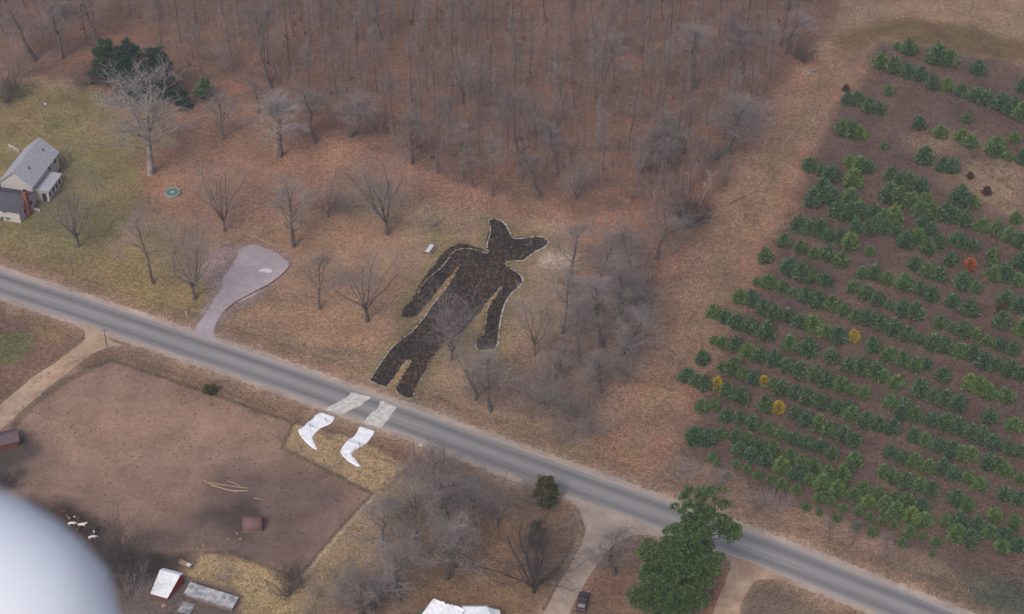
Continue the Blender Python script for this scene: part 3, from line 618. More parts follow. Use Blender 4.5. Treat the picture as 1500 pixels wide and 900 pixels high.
for ri, rk in enumerate(sorted(rows)):
    row = sorted(rows[rk], key=lambda l: np.dot(np.array(l[4][:2]), dv))
    for ci, l in enumerate(row):
        u, vb, Rm, h, g = l; k_ = R_.randrange(8); s = Rm / 1.72
        if idx[id(l)] in keep:
            lab = '%s pine, %s from the mown strip in the %s plantation row from the road' % (row_size(Rm), ORD[ci], ORD[ri])
            o = place(protoP[k_][0], u, vb, s, R_.uniform(0, 6.28), lab, 'young pine', 'young pines in plantation rows', protoP[k_][1], sz=s * R_.uniform(.82, 1.1)); protoP[k_][1] = False
        else:
            V, F = protoP[k_][2]; stuffV.append(V * s + np.array(g)); stuffF.append(F + off); off += len(V)
if stuffV:
    tag(link_me('small_pines', mesh_np('small_pines', np.concatenate(stuffV), [np.concatenate(stuffF)]), M['pine_light']), kind='stuff',
        label='smallest seedling pines dotted along the plantation rows and its roadside edge', cat='seedlings')
def accent(u, v, r, mat, name, label):
    rr = r / PXM(v); V, F, t = small_pine(int(u * 7 + v), H=rr * 2, R=rr, n=150, size=.55); root = empty(name, G(u, v + 6)); t.build('trunk', M['bark'], root)
    link_me('crown', mesh_np('crown', V, [F]), M[mat], root); tag(root, label, 'small tree')
for a_ in [(1420,388,9,'leaf_orange','young_tree','bright orange leafed small tree standing out among the green pines'),
           (1250,493,9,'leaf_yellow','young_tree','yellow-green small tree in the middle of a plantation row'),
           (1050,562,9,'leaf_yellow','young_tree','golden yellow small tree near the left end of the plantation'),
           (1118,558,7,'leaf_yellow','young_tree','smallest yellow tree, between green pines near the plantation left side'),
           (1140,597,9,'leaf_yellow','young_tree','lemon yellow small tree, lowest of the yellow ones in the plantation'),
           (1465,450,6,'leaf_brown','young_pine','rust brown dead seedling near the right edge of the plantation'),
           (1239,127,4,'leaf_brown','young_pine','dark rust brown seedling at the upper left corner of the plantation'),
           (1421,255,4,'leaf_brown','young_pine','rust brown dead seedling on the bare tan patch'),
           (1445,279,6,'leaf_brown','young_pine','larger dull brown seedling beside the bare tan patch')]: accent(*a_)

# ------------------------------------------------------------------ bare trees
protoF = []      # forest kinds (narrow)
for k_ in range(9):
    d = tree_data(300 + k_, H=R_.uniform(15, 19), crown=R_.uniform(3.0, 4.4), fork=R_.uniform(.34, .5), limbs=10, n2=6, n3=5, n4=3, lean=(R_.uniform(-.05, .05), R_.uniform(-.04, .04)), r0=R_.uniform(.13, .19), twig=.8)
    protoF.append([make_bare(d, 'bare_forest_tree', M['bark'], M['twig']), True, d])
protoL = []      # lawn kinds (wide, rounded)
for k_ in range(6):
    d = tree_data(400 + k_, H=R_.uniform(14, 16), crown=R_.uniform(6, 7), fork=R_.uniform(.22, .32), limbs=15, n2=7, n3=5, n4=4, r0=.24, twig=.8, lean=(R_.uniform(-.05, .05), 0))
    protoL.append([make_bare(d, 'bare_tree', M['bark'], M['twig']), True, d])
protoV = []      # fan/vase kinds
for k_ in range(4):
    d = tree_data(500 + k_, H=15, crown=6, fork=R_.uniform(.14, .24), limbs=9, fan=True, n2=9, n3=5, n4=4, r0=.27, twig=.85)
    protoV.append([make_bare(d, 'bare_tree', M['bark'], M['twig']), True, d])
d = tree_data(551, H=15, crown=7.5, fork=.3, limbs=14, n2=7, n3=5, n4=3, r0=.26, twig=1.1)
protoW = [[make_bare(d, 'bare_tree', M['bark_pale'], M['twig_pale']), True, d]]
d = tree_data(561, H=13, crown=6, fork=.1, limbs=12, fan=True, n2=9, n3=5, n4=3, r0=.3, twig=1.2)
d = tree_data(553, H=14, crown=3.6, fork=.36, limbs=20, n2=7, n3=5, n4=3, r0=.2, twig=.85)
protoO = [[make_bare(d, 'bare_tree', M['bark'], M['twig_pale']), True, d]]
d = tree_data(561, H=13, crown=6, fork=.1, limbs=12, fan=True, n2=9, n3=5, n4=3, r0=.3, twig=1.2)
protoD = [[make_bare(d, 'bare_tree', M['bark_dark'], M['twig_dark']), True, d]]
def dims(root):
    zs = max(max(v.co.z for v in ch.data.vertices) for ch in root.children); xs_ = [v.co.x for ch in root.children if ch.name.startswith('crown') for v in ch.data.vertices]
    return zs, np.percentile(xs_, 97) - np.percentile(xs_, 3)
DM = {}
def bare(pool, u, v, hpx, wpx, label, group=None, k=None, rz=None, lean=None):
    e = pool[(k if k is not None else R_.randrange(len(pool))) % len(pool)]
    if e[0].data is None and id(e[0]) not in DM: DM[id(e[0])] = dims(e[0])
    H0, W0 = DM[id(e[0])]; sz = HM(hpx, v) / H0; s = wpx * 1.14 / PXM(v) / W0
    e0 = e[0]; o = place(e0, u, v, s, rz if rz is not None else R_.uniform(0, 6.28), label, 'tree', group, e[1], sz=sz); e[1] = False
    if lean: o.rotation_euler = (0, lean, o.rotation_euler[2])
    return o
prom = [  # pool, base u, v, height px, width px, label
 ('W',220,255,142,118,'largest pale-limbed bare tree in front of the dark pines at the lawn corner'),
 ('L',327,205,72,52,'small bare tree just right of the dark pine clump'),
 ('O',410,230,92,60,'oval pale bare tree at the forest edge above the leafy lawn'),
 ('V',115,362,100,84,'bare tree with low side limbs on the lawn right of the house'),
 ('F',225,416,100,62,'crooked bare tree between the road and the green octagon'),
 ('V',285,438,122,84,'tall bare tree at the left edge of the mauve gravel pad'),
 ('V',329,339,112,74,'bare tree above the mauve gravel pad'),
 ('L',430,362,98,72,'bare tree right above the gravel pad upper corner'),
 ('V',481,318,62,50,'short bare tree left of the round topped tree'),
 ('V',567,344,115,88,'round topped bare tree with fanned limbs, alone above the picnic table'),
 ('L',468,453,86,54,'slim bare tree below right of the gravel pad'),
 ('V',538,471,112,92,'spreading bare tree left of the burnt figure arm'),
 ('V',662,528,96,72,'bare tree growing on the burnt figure hip'),
 ('V',697,586,82,62,'forked bare tree right of the burnt figure feet'),
 ('F',719,603,76,46,'slender bare tree nearest the road right of the figure'),
 ('V',783,520,104,66,'bare tree right of the burnt figure hand'),
 ('L',836,411,86,70,'bare tree right of the burnt hat brim'),
 ('F',824,488,100,58,'bare tree behind the one beside the burnt hand'),
 ('F',851,534,98,50,'dark stemmed bare tree at the left of the roadside thicket'),
 ('F',883,508,102,58,'leaning bare tree in the thicket by the mown strip'),
 ('F',868,448,90,50,'bare tree in the middle of the thicket above the strip'),
 ('F',902,480,96,54,'upright bare tree inside the thicket nearest the mown strip'),('F',845,500,88,48,'upright bare tree at the left inside the thicket'),('F',925,415,84,58,'bare tree at the top of the thicket beside the strip'),('F',960,380,80,60,'bare tree at the wood edge just above the thicket'),
 ('F',815,553,54,36,'short dead bare tree in front of the thicket'),
 ('L',940,468,60,56,'broad grey bare tree where the thicket meets the mown strip'),
 ('L',912,520,70,60,'grey bare tree low in the thicket beside the mown strip'),
 ('V',840,612,56,80,'low wide grey bare tree just above the road verge'),
 ('V',800,600,46,60,'low tangled bare tree left of the wide grey one by the verge'),
 ('L',880,575,60,60,'grey bare tree at the lower end of the thicket'),
 ('F',108,403,34,12,'short broken snag on the verge left of the gravel pad'),
 ('L',655,762,92,76,'bare tree with leaning trunk beside the fenced grass strip'),
 ('V',727,772,82,86,'vase shaped bare tree below the road, centre of the lower grove'),
 ('L',612,822,112,108,'dense grey bare tree, largest of the lower grove'),
 ('L',655,848,80,80,'dense grey bare tree right below the largest of the lower grove'),
 ('L',585,880,90,90,'dense grey bare tree left below the largest of the lower grove'),
 ('L',530,905,60,84,'low grey bare tree at the bottom edge above the white roofs, left side'),
 ('D',782,868,98,130,'dark wide sprawling bare tree with thick limbs left of the gravel drive'),
 ('F',900,842,60,44,'thin bare tree between the gravel drive and the tall pine'),
 ('L',560,800,70,70,'grey bare tree beside the diagonal fence above the grove'),
 ('L',690,745,46,52,'small bare tree just below the road edge in the lower grove'),
 ('F',1215,794,34,18,'leftmost of the three thin saplings on the verge below the plantation'),
 ('F',1246,800,36,20,'middle one of the three thin saplings on the verge below the plantation'),
 ('F',1296,820,40,24,'rightmost of the three thin saplings on the verge below the plantation'),
]
pools = {'F': protoF, 'L': protoL, 'V': protoV, 'W': protoW, 'D': protoD, 'O': protoO}
kk = 0
for pl_, u, v, h, w_, lab in prom:
    bare(pools[pl_], u, v, h, w_, lab, k=kk); kk += 1
edge = [(397,130,122,60,0,'thick dark trunk at the forest edge above the pale oval tree'),(463,210,78,46,0,'straight thin trunk left of the low forked tree'),(380,166,44,26,.1,'small leaning stem just right of the dark pines'),
 (512,200,62,46,.25,'twin-stemmed leaning tree low at the forest edge'),(640,254,112,52,0,'tall straight trunk at the front of the wood'),(603,240,76,38,-.05,'thin tree left of the tall straight front trunk'),
 (678,262,76,36,0,'thin tree right of the tall straight front trunk'),(694,275,60,26,0,'very thin stem near the front tree standing out on the leaves'),(720,289,92,42,-.06,'foremost tree of the wood, slim and slightly bent'),
 (763,242,112,62,0,'thick pale trunk in the front of the wood'),(793,288,64,34,-.2,'left leaning small tree at the wood front'),(816,258,70,40,0,'slim tree right of the thick pale trunk'),
 (843,292,66,48,0,'dark gnarled small tree at the wood front'),(878,158,120,52,.1,'tall trunk leaning right inside the wood'),(935,252,80,56,.3,'forked tree leaning right near the mown strip'),
 (965,244,76,44,.22,'right leaning tree beside the forked one'),(784,200,66,30,.12,'thin trunk leaning right behind the thick pale one'),(678,152,80,50,0,'dark crotched tree in the mid wood'),
 (560,60,70,40,.03,'dark based tree high in the mid wood'),(1018,128,90,60,.1,'bare tree in the upper right of the wood'),(1085,110,70,48,.08,'bare tree near the wood right edge above the strip'),
 (1045,232,90,66,.35,'broad grey tree leaning right over the mown strip'),(1150,80,64,60,.1,'dark bare tree at the wood corner above the firewood'),
 (90,86,92,54,-.1,'tall forest tree at the upper left behind the lawn'),(145,70,96,50,-.05,'tall forest tree left of the dark pines'),(52,88,80,52,0,'forest tree at the far upper left lawn edge')]
taken = []
for j, (u, v, h, w_, ln, lab) in enumerate(edge):
    bare(protoF if j not in (12, 17) else protoV, u, v, h, w_, lab, k=j, rz=R_.uniform(-.4, .4), lean=ln); taken.append((u, v))
# pale dead tree by the strip
d = tree_data(571, H=9, crown=3.5, fork=.2, limbs=8, n2=4, n3=3, n4=2, r0=.2, twig=1.6)
dt = make_bare(d, 'dead_tree', M['bark_pale'], M['twig_pale']); place(dt, 1027, 298, 1, 0, 'bleached white dead tree at the wood edge by the mown strip', 'tree', None, True); dt.rotation_euler = (.1, .2, 0)
# interior of the wood
forest_poly = gp([(-60,60),(130,62),(180,55),(300,110),(440,150),(500,195),(620,235),(730,262),(860,285),(980,330),(1020,300),(1070,220),(1130,130),(1180,60),(1210,0),(1225,-30),(-120,-30)])
rr = np.random.default_rng(5); cand = []; mn, mx = forest_poly.min(0), forest_poly.max(0)
tries = 0
while len(cand) < 222 and tries < 40000:
    tries += 1; p = rr.uniform(mn, mx)
    if sdist(np.array([p[0]]), np.array([p[1]]), forest_poly)[0] > -.5: continue
    if any((p[0] - q[0]) ** 2 + (p[1] - q[1]) ** 2 < 5.2 ** 2 for q in cand): continue
    if any((p[0] - G(*t).x) ** 2 + (p[1] - G(*t).y) ** 2 < 3.5 ** 2 for t in taken): continue
    if p[1] > G(0, 90).y and -120 < p[0] < G(260, 90).x and False: continue
    cand.append(p)
for j, p in enumerate(cand):
    e = protoF[j % 9]; o = e[0] if e[1] else copy_tree(e[0]); e[1] = False
    s = rr.uniform(.8, 1.15); o.location = (p[0], p[1], 0); o.scale = (s, s, s * rr.uniform(.85, 1.1)); o.rotation_euler = (rr.normal(0, .02), rr.normal(0, .03), rr.uniform(0, 6.28))
    tag(o, 'slender bare grey tree standing inside the dense leafless wood', 'tree', 'bare trees inside the wood')
# farther woodland beyond and at the upper right as one mass
def mass(name, polys, n, seed, label, spacing=4.5, smin=.7, smax=1.1, src=None):
    r = np.random.default_rng(seed); Vs = []; Fs = []; off = 0; pts = []
    for poly, m_ in zip(polys, n):
        mn, mx = poly.min(0), poly.max(0); got = 0
        for _ in range(m_ * 40):
            if got >= m_: break
            p = r.uniform(mn, mx)
            if sdist(np.array([p[0]]), np.array([p[1]]), poly)[0] > 0: continue
            if any((p[0] - q[0]) ** 2 + (p[1] - q[1]) ** 2 < spacing ** 2 for q in pts): continue
            pts.append(p); got += 1
    for j, p in enumerate(pts):
        V, F = src[j % len(src)]; s = r.uniform(smin, smax); a = r.uniform(0, 6.28); c, s_ = math.cos(a), math.sin(a)
        W = V @ np.array([[c, s_, 0], [-s_, c, 0], [0, 0, 1]]) * s; W[:, :2] += p; Vs.append(W); Fs.append(F + off); off += len(V)
    o = link_me(name, mesh_np(name, np.concatenate(Vs), [np.concatenate(Fs)]), M['twig']); tag(o, label, None, None, 'stuff'); return o, pts
lod = []
for k_ in range(4):
    th, V, F = tree_data(700 + k_, H=17, crown=4, fork=.45, limbs=8, n2=4, n3=3, n4=3, r0=.16, twig=1.5)
    tv = np.array(th.v); tf = [f for f in th.f if len(f) == 4]
    lod.append((np.concatenate([V, tv]), np.concatenate([F, np.array(tf) + len(V)])))
mass('far_woodland', [gp([(-300,-25),(1225,-28),(1240,-200),(-400,-200)]), gp([(1320,0),(1420,20),(1700,60),(1700,-160),(1260,-160),(1270,-20)]), gp([(-320,70),(-62,62),(-122,-25),(-320,-25)])], [240, 60, 40], 8, 'leafless woodland beyond the upper edge, read as one mass', src=lod)
sap = []
for k_ in range(6):
    th, V, F = tree_data(800 + k_, H=R_.uniform(7, 11), crown=1.6, fork=.4, limbs=5, n2=3, n3=2, n4=1, r0=.05, twig=1.4)
    tv = np.array(th.v); tf = [f for f in th.f if len(f) == 4]; sap.append((np.concatenate([V, tv]), np.concatenate([F, np.array(tf) + len(V)])))
o, _ = mass('undergrowth', [forest_poly, gp([(860,320),(960,340),(990,420),(950,500),(900,600),(780,600),(850,450)])], [1500, 60], 9, 'thin leafless saplings crowding between the trunks of the wood', 1.25, .5, 1.0, sap)
# shrubs
protoS = []
for k_ in range(5):
    V, F = shrub_data(900 + k_, H=3.2, R=2.6, stems=13); me = mesh_np('bare_shrub', V, [F]); protoS.append([link_me('bare_shrub', me, M['twig']), True])
VD, FD = shrub_data(950, H=3.2, R=2.6, stems=26, tw=1.5); protoSD = [[link_me('bare_shrub', mesh_np('bare_shrub', VD, [FD]), M['twig_dark']), True]]
def shrub(u, v, wpx, hf, label, pool=protoS, group=None):
    e = R_.choice(pool); s = wpx / PXM(v) / 5.2
    o = place(e[0], u, v, s, R_.uniform(0, 6.28), label, 'shrub', group, e[1], sz=s * hf); e[1] = False; return o
for u, v, w_, hf, lab, dk in [
 (185,838,96,1.1,'big round dark grey shrub right of the white aircraft fairing',1),(420,872,58,1.0,'round dark grey shrub on the dry grass patch',1),(1135,752,50,1.0,'bare shrub on the verge left of the seedlings',0),
 (455,897,60,.8,'low grey shrub at the bottom edge below the dry grass',0),(500,880,70,.9,'grey shrub at the foot of the diagonal strip',0),(330,852,44,.7,'low grey shrub above the long pale roof',0),
 (545,892,56,1.0,'grey shrub left of the white roofs',1),(880,835,60,.8,'brushy grey shrub by the curve of the gravel drive',0),(630,335,26,.8,'small bare shrub above the picnic table',0),
 (830,650,60,.7,'low brush on the upper road verge, left of the next one',0),(870,640,70,.7,'wide low brush on the upper road verge below the thicket',0),
 (800,560,46,.8,'grey brush below the short dead tree',0),(925,560,50,.8,'grey brush beside the mown strip near its lower end',0),
(985,370,60,1.0,'grey brush along the wood edge below the dead tree',0),(1010,330,70,1.0,'wide grey brush right by the bleached dead tree',1),
 (1060,270,60,.9,'grey brush along the wood edge above the dead tree',0),(1100,190,70,.9,'grey brush at the wood edge half way up the strip',0),(1180,92,40,.8,'dark bush behind the white firewood heap',1),
 (1110,745,44,.7,'thin brush on the verge left of the taller shrub',0),(1000,700,60,.5,'low purple-grey brush below the plantation left corner',0),(1050,715,60,.5,'low purple-grey brush below the plantation, right of a similar one',0),
 (30,115,80,1.0,'wide mauve shrub at the left lawn edge',0),(10,150,50,1.0,'dark shrub at the far left edge beyond the lawn',1),(130,122,60,.5,'low brush left of the dark pines',1),(330,100,50,.9,'reddish brush inside the wood right of the pines',0),
 (575,860,60,1.0,'grey brush between two dense trees of the lower grove',0),(650,790,50,.9,'grey brush under the leaning trunk tree',0),(700,760,46,.7,'grey brush left of the vase shaped tree',0),(780,735,60,.9,'grey brush beside the olive juniper',0),
 (830,775,50,.7,'grey brush at the drive curve above the sprawling tree',0),(195,872,80,.8,'grey brush left of the red ended shed',0),(20,710,50,.5,'dark low brush at the left paddock edge',1)]:
    shrub(u, v, w_, hf, lab, protoSD if dk else protoS)

# ------------------------------------------------------------------ evergreens
def pine_obj(name, u, v, hpx, wpx, label, seed, mat, whorls=22, per=6, base=.1, size=.6, dens=1., cat='pine tree', taper=.8, trunk='bark'):
    H = HM(hpx, v); Rm = wpx / PXM(v) / 2
    V, F, t = big_pine(seed, H, Rm, whorls, per, base, size, dens, taper=taper); root = empty(name, G(u, v)); t.build('trunk', M[trunk], root, True)
    link_me('crown', mesh_np('crown', V, [F]), M[mat], root); tag(root, label, cat); return root
def lobed_pine(name, ub, vb, lobes, label, mat, seed, size=.55, dens=24):
    ppm = PXM(vb) * .98; r = np.random.default_rng(seed); rp = random.Random(seed); t = MB(); P = []; N = []
    zf = ppm * math.cos(PITCH + math.atan((vb - 520) / F_PX)); top = 0
    for (u, v, rad) in lobes:
        x = (u - ub) / ppm; z = max((vb - v) / zf, .8); y = rp.uniform(-1.0, 1.0) * max(.3, 1 - z / 26) * 3; z = max(z - y * .8, .8); R1 = rad / ppm; top = max(top, z)
        base = Vector((x * .1, 0, max(z - 2.2, .5))); t.tube([base, Vector((x * .6, y * .6, z - .9)), Vector((x, y, z - .2))], [.13, .08, .03], 5)
        for sub in range(max(3, int(R1 * 4))):
            a = rp.uniform(0, 6.283); d = R1 * rp.uniform(.2, 1.0); q = np.array([x + math.cos(a) * d, y + math.sin(a) * d, z + rp.uniform(-.7, .7) * R1]); rs = R1 * rp.uniform(.24, .44)
            n = int(dens * rs * rs * 4) + 10; D = r.normal(size=(n, 3)); D /= np.linalg.norm(D, axis=1)[:, None]; D[:, 2] = np.abs(D[:, 2]) * .9 - .15
            P.append(q + D * rs * np.array([1, 1, .6]) * r.uniform(.6, 1.1, (n, 1))); D2 = D.copy(); D2[:, :2] += np.array([math.cos(a), math.sin(a)]) * .5; D2[:, 2] += .35; N.append(D2 / np.linalg.norm(D2, axis=1)[:, None])
    t.tube([(0, 0, -.2), (.1, 0, top * .5), (.5, 0, top * .95)], [.42, .28, .05], 8)
    V, F = tufts(np.concatenate(P), np.concatenate(N), size, seed, 5, .11, .45)
    root = empty(name, G(ub, vb)); t.build('trunk', M['bark_dark'], root, True); link_me('crown', mesh_np('crown', V, [F]), M[mat], root); tag(root, label, 'pine tree')
lobed_pine('pine_tree', 1003, 905, [(1013,742,20),(993,742,14),(1033,746,14),(989,755,14),(1024,768,18),(1004,766,18),(1051,785,18),(1060,790,13),(1042,779,14),(1007,785,22),(978,790,16),(989,804,24),(1011,807,24),(960,804,18),(944,818,16),(967,824,26),(1000,829,28),(1033,824,20),(951,847,24),(978,851,28),(1007,855,28),(1033,849,18),(940,873,22),(967,878,26),(993,882,22),(1015,885,14)],
    'tall broad layered green pine rising over the road edge at the sandy drive', 'pine_big', 61)
pine_obj('pine_tree', 165, 118, 52, 52, 'leftmost dark pine of the clump behind the lawn', 31, 'pine_far', 12, 6, .08, .7, 1.3, taper=.6)
pine_obj('pine_tree', 198, 140, 70, 72, 'widest dark pine in the middle of the clump behind the lawn', 32, 'pine_far', 14, 7, .08, .7, 1.3, taper=.6)
pine_obj('pine_tree', 236, 146, 66, 58, 'dark pine on the right of the clump behind the lawn', 33, 'pine_far', 14, 6, .08, .7, 1.3, taper=.6)
pine_obj('evergreen_bush', 268, 158, 26, 30, 'small dark evergreen just right of the pine clump', 34, 'pine_far', 7, 6, .05, .6, 1.8, 'evergreen bush')
pine_obj('evergreen_bush', 302, 145, 30, 32, 'bright green small evergreen farther right of the pine clump', 35, 'pine', 7, 6, .05, .6, 1.8, 'evergreen bush')
pine_obj('juniper', 800, 738, 36, 38, 'olive juniper at the road edge left of the gravel junction', 36, 'juniper', 10, 7, .05, .5, 2, 'juniper', .5)
pine_obj('juniper', 785, 800, 34, 28, 'dark juniper above the sprawling dark tree', 37, 'juniper', 9, 6, .05, .45, 2, 'juniper', .5)
pine_obj('evergreen_bush', 308, 577, 10, 20, 'small dark green bush on the verge beside the paddock fence', 38, 'juniper', 5, 6, .05, .4, 2.4, 'evergreen bush', .4)
pine_obj('evergreen_bush', 10, 319, 14, 24, 'rounded green bush against the house front', 39, 'pine_light', 5, 7, .02, .35, 3, 'evergreen bush', .4)
# ------------------------------------------------------------------ weeds and dry grass, one mass
r = np.random.default_rng(77)
def scatter(name, polys, dens, size, mat, label, blades=3, wid=.12, avoid=True):
    Ps = []
    for poly_px in polys:
        poly = gp(poly_px); mn, mx = poly.min(0), poly.max(0); n = int((mx - mn).prod() * dens)
        P = r.uniform(mn, mx, (n, 2)); k_ = sdist(P[:, 0], P[:, 1], poly) < 0
        k_ &= fbm(P[:, 0], P[:, 1], 5, 17) > -.12
        if avoid: k_ &= ldist(P[:, 0], P[:, 1], road_c) > 6.2
        Ps.append(P[k_])
    P = np.concatenate(Ps); P3 = np.column_stack([P, np.zeros(len(P))]); N = np.tile([0, 0, 1.], (len(P), 1))
    V, F = tufts(P3, N, size, 5, blades, wid, .55); V[:, 2] = np.maximum(V[:, 2], -.02)
    tag(link_me(name, mesh_np(name, V, [F]), M[mat]), label, None, None, 'stuff')
M['weed'] = simple('weed', S(132, 104, 94), S(92, 74, 70), .25, .95, True)
M['straw'] = simple('straw', S(170, 144, 108), S(128, 106, 80), .3, .95, True)
M['leaf_litter'] = simple('leaf_litter', S(172, 116, 84), S(112, 76, 60), .8, .95, True)
def stubble():
    poly = gp(burn_px); mn, mx = poly.min(0), poly.max(0); P = r.uniform(mn, mx, (16000, 2)); P = P[sdist(P[:, 0], P[:, 1], poly) < .1]
    for nm, sel, mt_, sz in (('charred_stubble', P[::2], 'char_tuft', .42), ('brown_stubble', P[1::2], 'brown_tuft', .5)):
        q = sel if nm[0] == 'c' else sel[(fbm(sel[:, 0], sel[:, 1], 3, 23) + .55 * np.exp(-((sel[:, 0] - G(700, 390).x) ** 2 + (sel[:, 1] - G(700, 390).y) ** 2) / 90) + .35 * np.exp(-((sel[:, 0] - G(590, 560).x) ** 2 + (sel[:, 1] - G(590, 560).y) ** 2) / 60)) > .3]
        V, F = tufts(np.column_stack([q, np.zeros(len(q))]), np.tile([0, 0, 1.], (len(q), 1)), sz, 3, 3, .2, .7); V[:, 2] = np.maximum(V[:, 2], .018)
        o = link_me(nm, mesh_np(nm, V, [F]), M[mt_], br); o['kind'] = 'stuff'
M['char_tuft'] = simple('char_tuft', S(48, 46, 50), S(28, 27, 30), 1.5); M['brown_tuft'] = simple('brown_tuft', S(128, 102, 82), S(88, 70, 60), 1.5)
stubble()
scatter('dry_weeds', [[(1250,130),(1300,60),(1400,80),(1560,130),(1560,960),(1480,860),(1150,730),(1010,650),(1010,580),(1070,430),(1190,240)]], 1.0, .6, 'weed', 'dry brown weeds growing between the plantation rows')
M['oak_leaf'] = simple('oak_leaf', S(104, 56, 46), S(72, 44, 40), .4, .95, True)
def clumps(name, poly_px, n, size, mat, label):
    poly = gp(poly_px); mn, mx = poly.min(0), poly.max(0); P = r.uniform(mn, mx, (n, 2)); P = P[sdist(P[:, 0], P[:, 1], poly) < -1]
    A = np.repeat(P, 14, 0) + r.normal(0, .35, (len(P) * 14, 2)); A3_ = np.column_stack([A, r.uniform(.1, 1.4, len(A))]); V, F = tufts(A3_, np.tile([0, 0, 1.], (len(A), 1)), size, 8, 3, .25, 1.2)
    tag(link_me(name, mesh_np(name, V, [F]), M[mat]), label, None, None, 'stuff')
M['clod'] = simple('clod', S(82, 66, 60), S(60, 50, 46), 1, .95, True)
def clods():
    poly = gp(paddock_px); mn, mx = poly.min(0), poly.max(0); P = r.uniform(mn, mx, (2600, 2)); P = P[(sdist(P[:, 0], P[:, 1], poly) < -1) & (fbm(P[:, 0], P[:, 1], 9, 71) > -.05)]
    S_ = r.uniform(.06, .2, len(P)); ang = np.arange(6) * np.pi / 3; n = len(P)
    ring = np.stack([P[:, None, 0] + S_[:, None] * np.cos(ang) * r.uniform(.7, 1.2, (n, 6)), P[:, None, 1] + S_[:, None] * np.sin(ang) * r.uniform(.7, 1.2, (n, 6)), np.zeros((n, 6))], -1)
    V = np.concatenate([ring, np.stack([P[:, 0], P[:, 1], S_ * .6], -1)[:, None]], 1).reshape(-1, 3); k = np.arange(n)[:, None] * 7
    F = np.concatenate([k + np.array([[i, (i + 1) % 6, 6]]) for i in range(6)]); tag(link_me('clods', mesh_np('clods', V, [F]), M['clod']), 'dark clods of earth and dung strewn over the bare paddock', None, None, 'stuff')
clods()
clumps('leafy_saplings', [(-60,60),(130,62),(300,110),(440,150),(620,235),(860,285),(980,330),(1130,130),(1210,0),(1225,-30),(-120,-30)], 260, .35, 'oak_leaf', 'small dark red-brown leafed saplings dotted through the wood')
scatter('dry_grass', [zones[8][2], [(-20,440),(120,480),(60,545),(-20,600)], [(880,690),(760,640),(700,615),(860,600),(930,650)], zones[14][2], zones[-6][2]], .9, .5, 'straw', 'straw coloured dry grass on the verges')

# ------------------------------------------------------------------ fences and low timber edges
def fence(pts_px, name, label, mat='wood_grey', h=1.2, step=4.0, wires=(.5, .8, 1.1), pr=.07, cat='fence', rail=0):
    P = smooth(gp(pts_px), 1); root = empty(name, (P[0][0], P[0][1], 0)); o0 = P[0]; r = random.Random(len(label))
    acc = []
    for i in range(len(P) - 1):
        L = np.linalg.norm(P[i + 1] - P[i]); n = max(1, round(L / step))
        for j in range(n): acc.append(P[i] + (P[i + 1] - P[i]) * j / n)
    acc.append(P[-1]); acc = acc[:100]
    for q in acc:
        b = MB(); b.tube([(q[0] - o0[0], q[1] - o0[1], -.1), (q[0] - o0[0] + r.uniform(-.05, .05), q[1] - o0[1], h + r.uniform(-.08, .1))], [pr, pr * .85], 6); b.build('post', M[mat], root)
    for wz in wires:
        b = MB()
        for i in range(len(acc) - 1):
            a, c = acc[i] - o0, acc[i + 1] - o0; m_ = (a + c) / 2
            b.tube([(a[0], a[1], wz), (m_[0], m_[1], wz - .03), (c[0], c[1], wz)], rail or .012, 4)
        b.build('rail' if rail else 'wire', M['wood_grey'] if rail else M['wire'], root)
    return tag(root, label, cat)
fence([(160,529),(295,575),(430,622)], 'paddock_fence', 'wire fence along the road side of the bare paddock')
fence([(430,622),(414,656),(480,690),(545,724)], 'paddock_fence', 'wire fence between the paddock and the grass with the white boots')
fence([(432,618),(500,645),(555,664),(598,684)], 'wire_fence', 'wire fence on the road side of the white boots')
fence([(600,684),(545,726),(500,775),(440,845)], 'wire_fence', 'wire fence running diagonally down from the utility pole')
fence([(438,847),(422,845),(380,828),(335,810),(300,812)], 'wire_fence', 'wire fence between the paddock and the dry grass patch')
fence([(155,530),(90,560),(35,600),(20,625)], 'paddock_fence', 'wire fence of the paddock beside the dirt track')
def edging(pts_px, label, w=.22, h=.18, name='timber_edging', mat='wood_pale'):
    P = gp(pts_px); b = MB(); r = random.Random(3)
    for i in range(len(P) - 1):
        a, c = P[i], P[i + 1]; L = np.linalg.norm(c - a); n = max(1, int(L / 3))
        for j in range(n):
            q0 = a + (c - a) * (j + .02) / n; q1 = a + (c - a) * (j + .98) / n
            m_ = (q0 + q1) / 2; ang = math.atan2(q1[1] - q0[1], q1[0] - q0[0]) + r.uniform(-.02, .02)
            b.box((m_[0] - P[0][0], m_[1] - P[0][1], h / 2 - .02), (np.linalg.norm(q1 - q0), w, h), ang)
    o = b.build(name, M[mat]); o.location = (P[0][0], P[0][1], 0); tag(o, label, 'edging'); return o
edging([(152,337),(168,318),(186,293),(203,270)], 'low pale timber edging running up the lawn right of the house')
edging([(507,532),(530,500),(555,466),(582,432)], 'low pale timber edging left of the burnt figure', .2)
edging([(357,342),(378,350),(408,362)], 'straight timber along the upper side of the mauve gravel pad', .3)
M['wood_rust'] = simple('wood_rust', S(140, 96, 76), S(96, 66, 54), 2)
edging([(428,386),(415,402),(395,417),(370,430),(345,443),(330,456)], 'rust brown timber edging curving along the lower side of the gravel pad', .2, .2, mat='wood_rust')
# puddle on the pad, its glint painted in as a pale base colour
m, nt, b = new_mat('puddle_glint'); b.inputs['Base Color'].default_value = S(205, 203, 206); b.inputs['Roughness'].default_value = .2; M['puddle'] = m
tag(poly_sheet('puddle', [(378,397),(386,394),(394,394),(399,397),(396,400),(388,399)], .018, M['puddle'], 3), kind='structure')

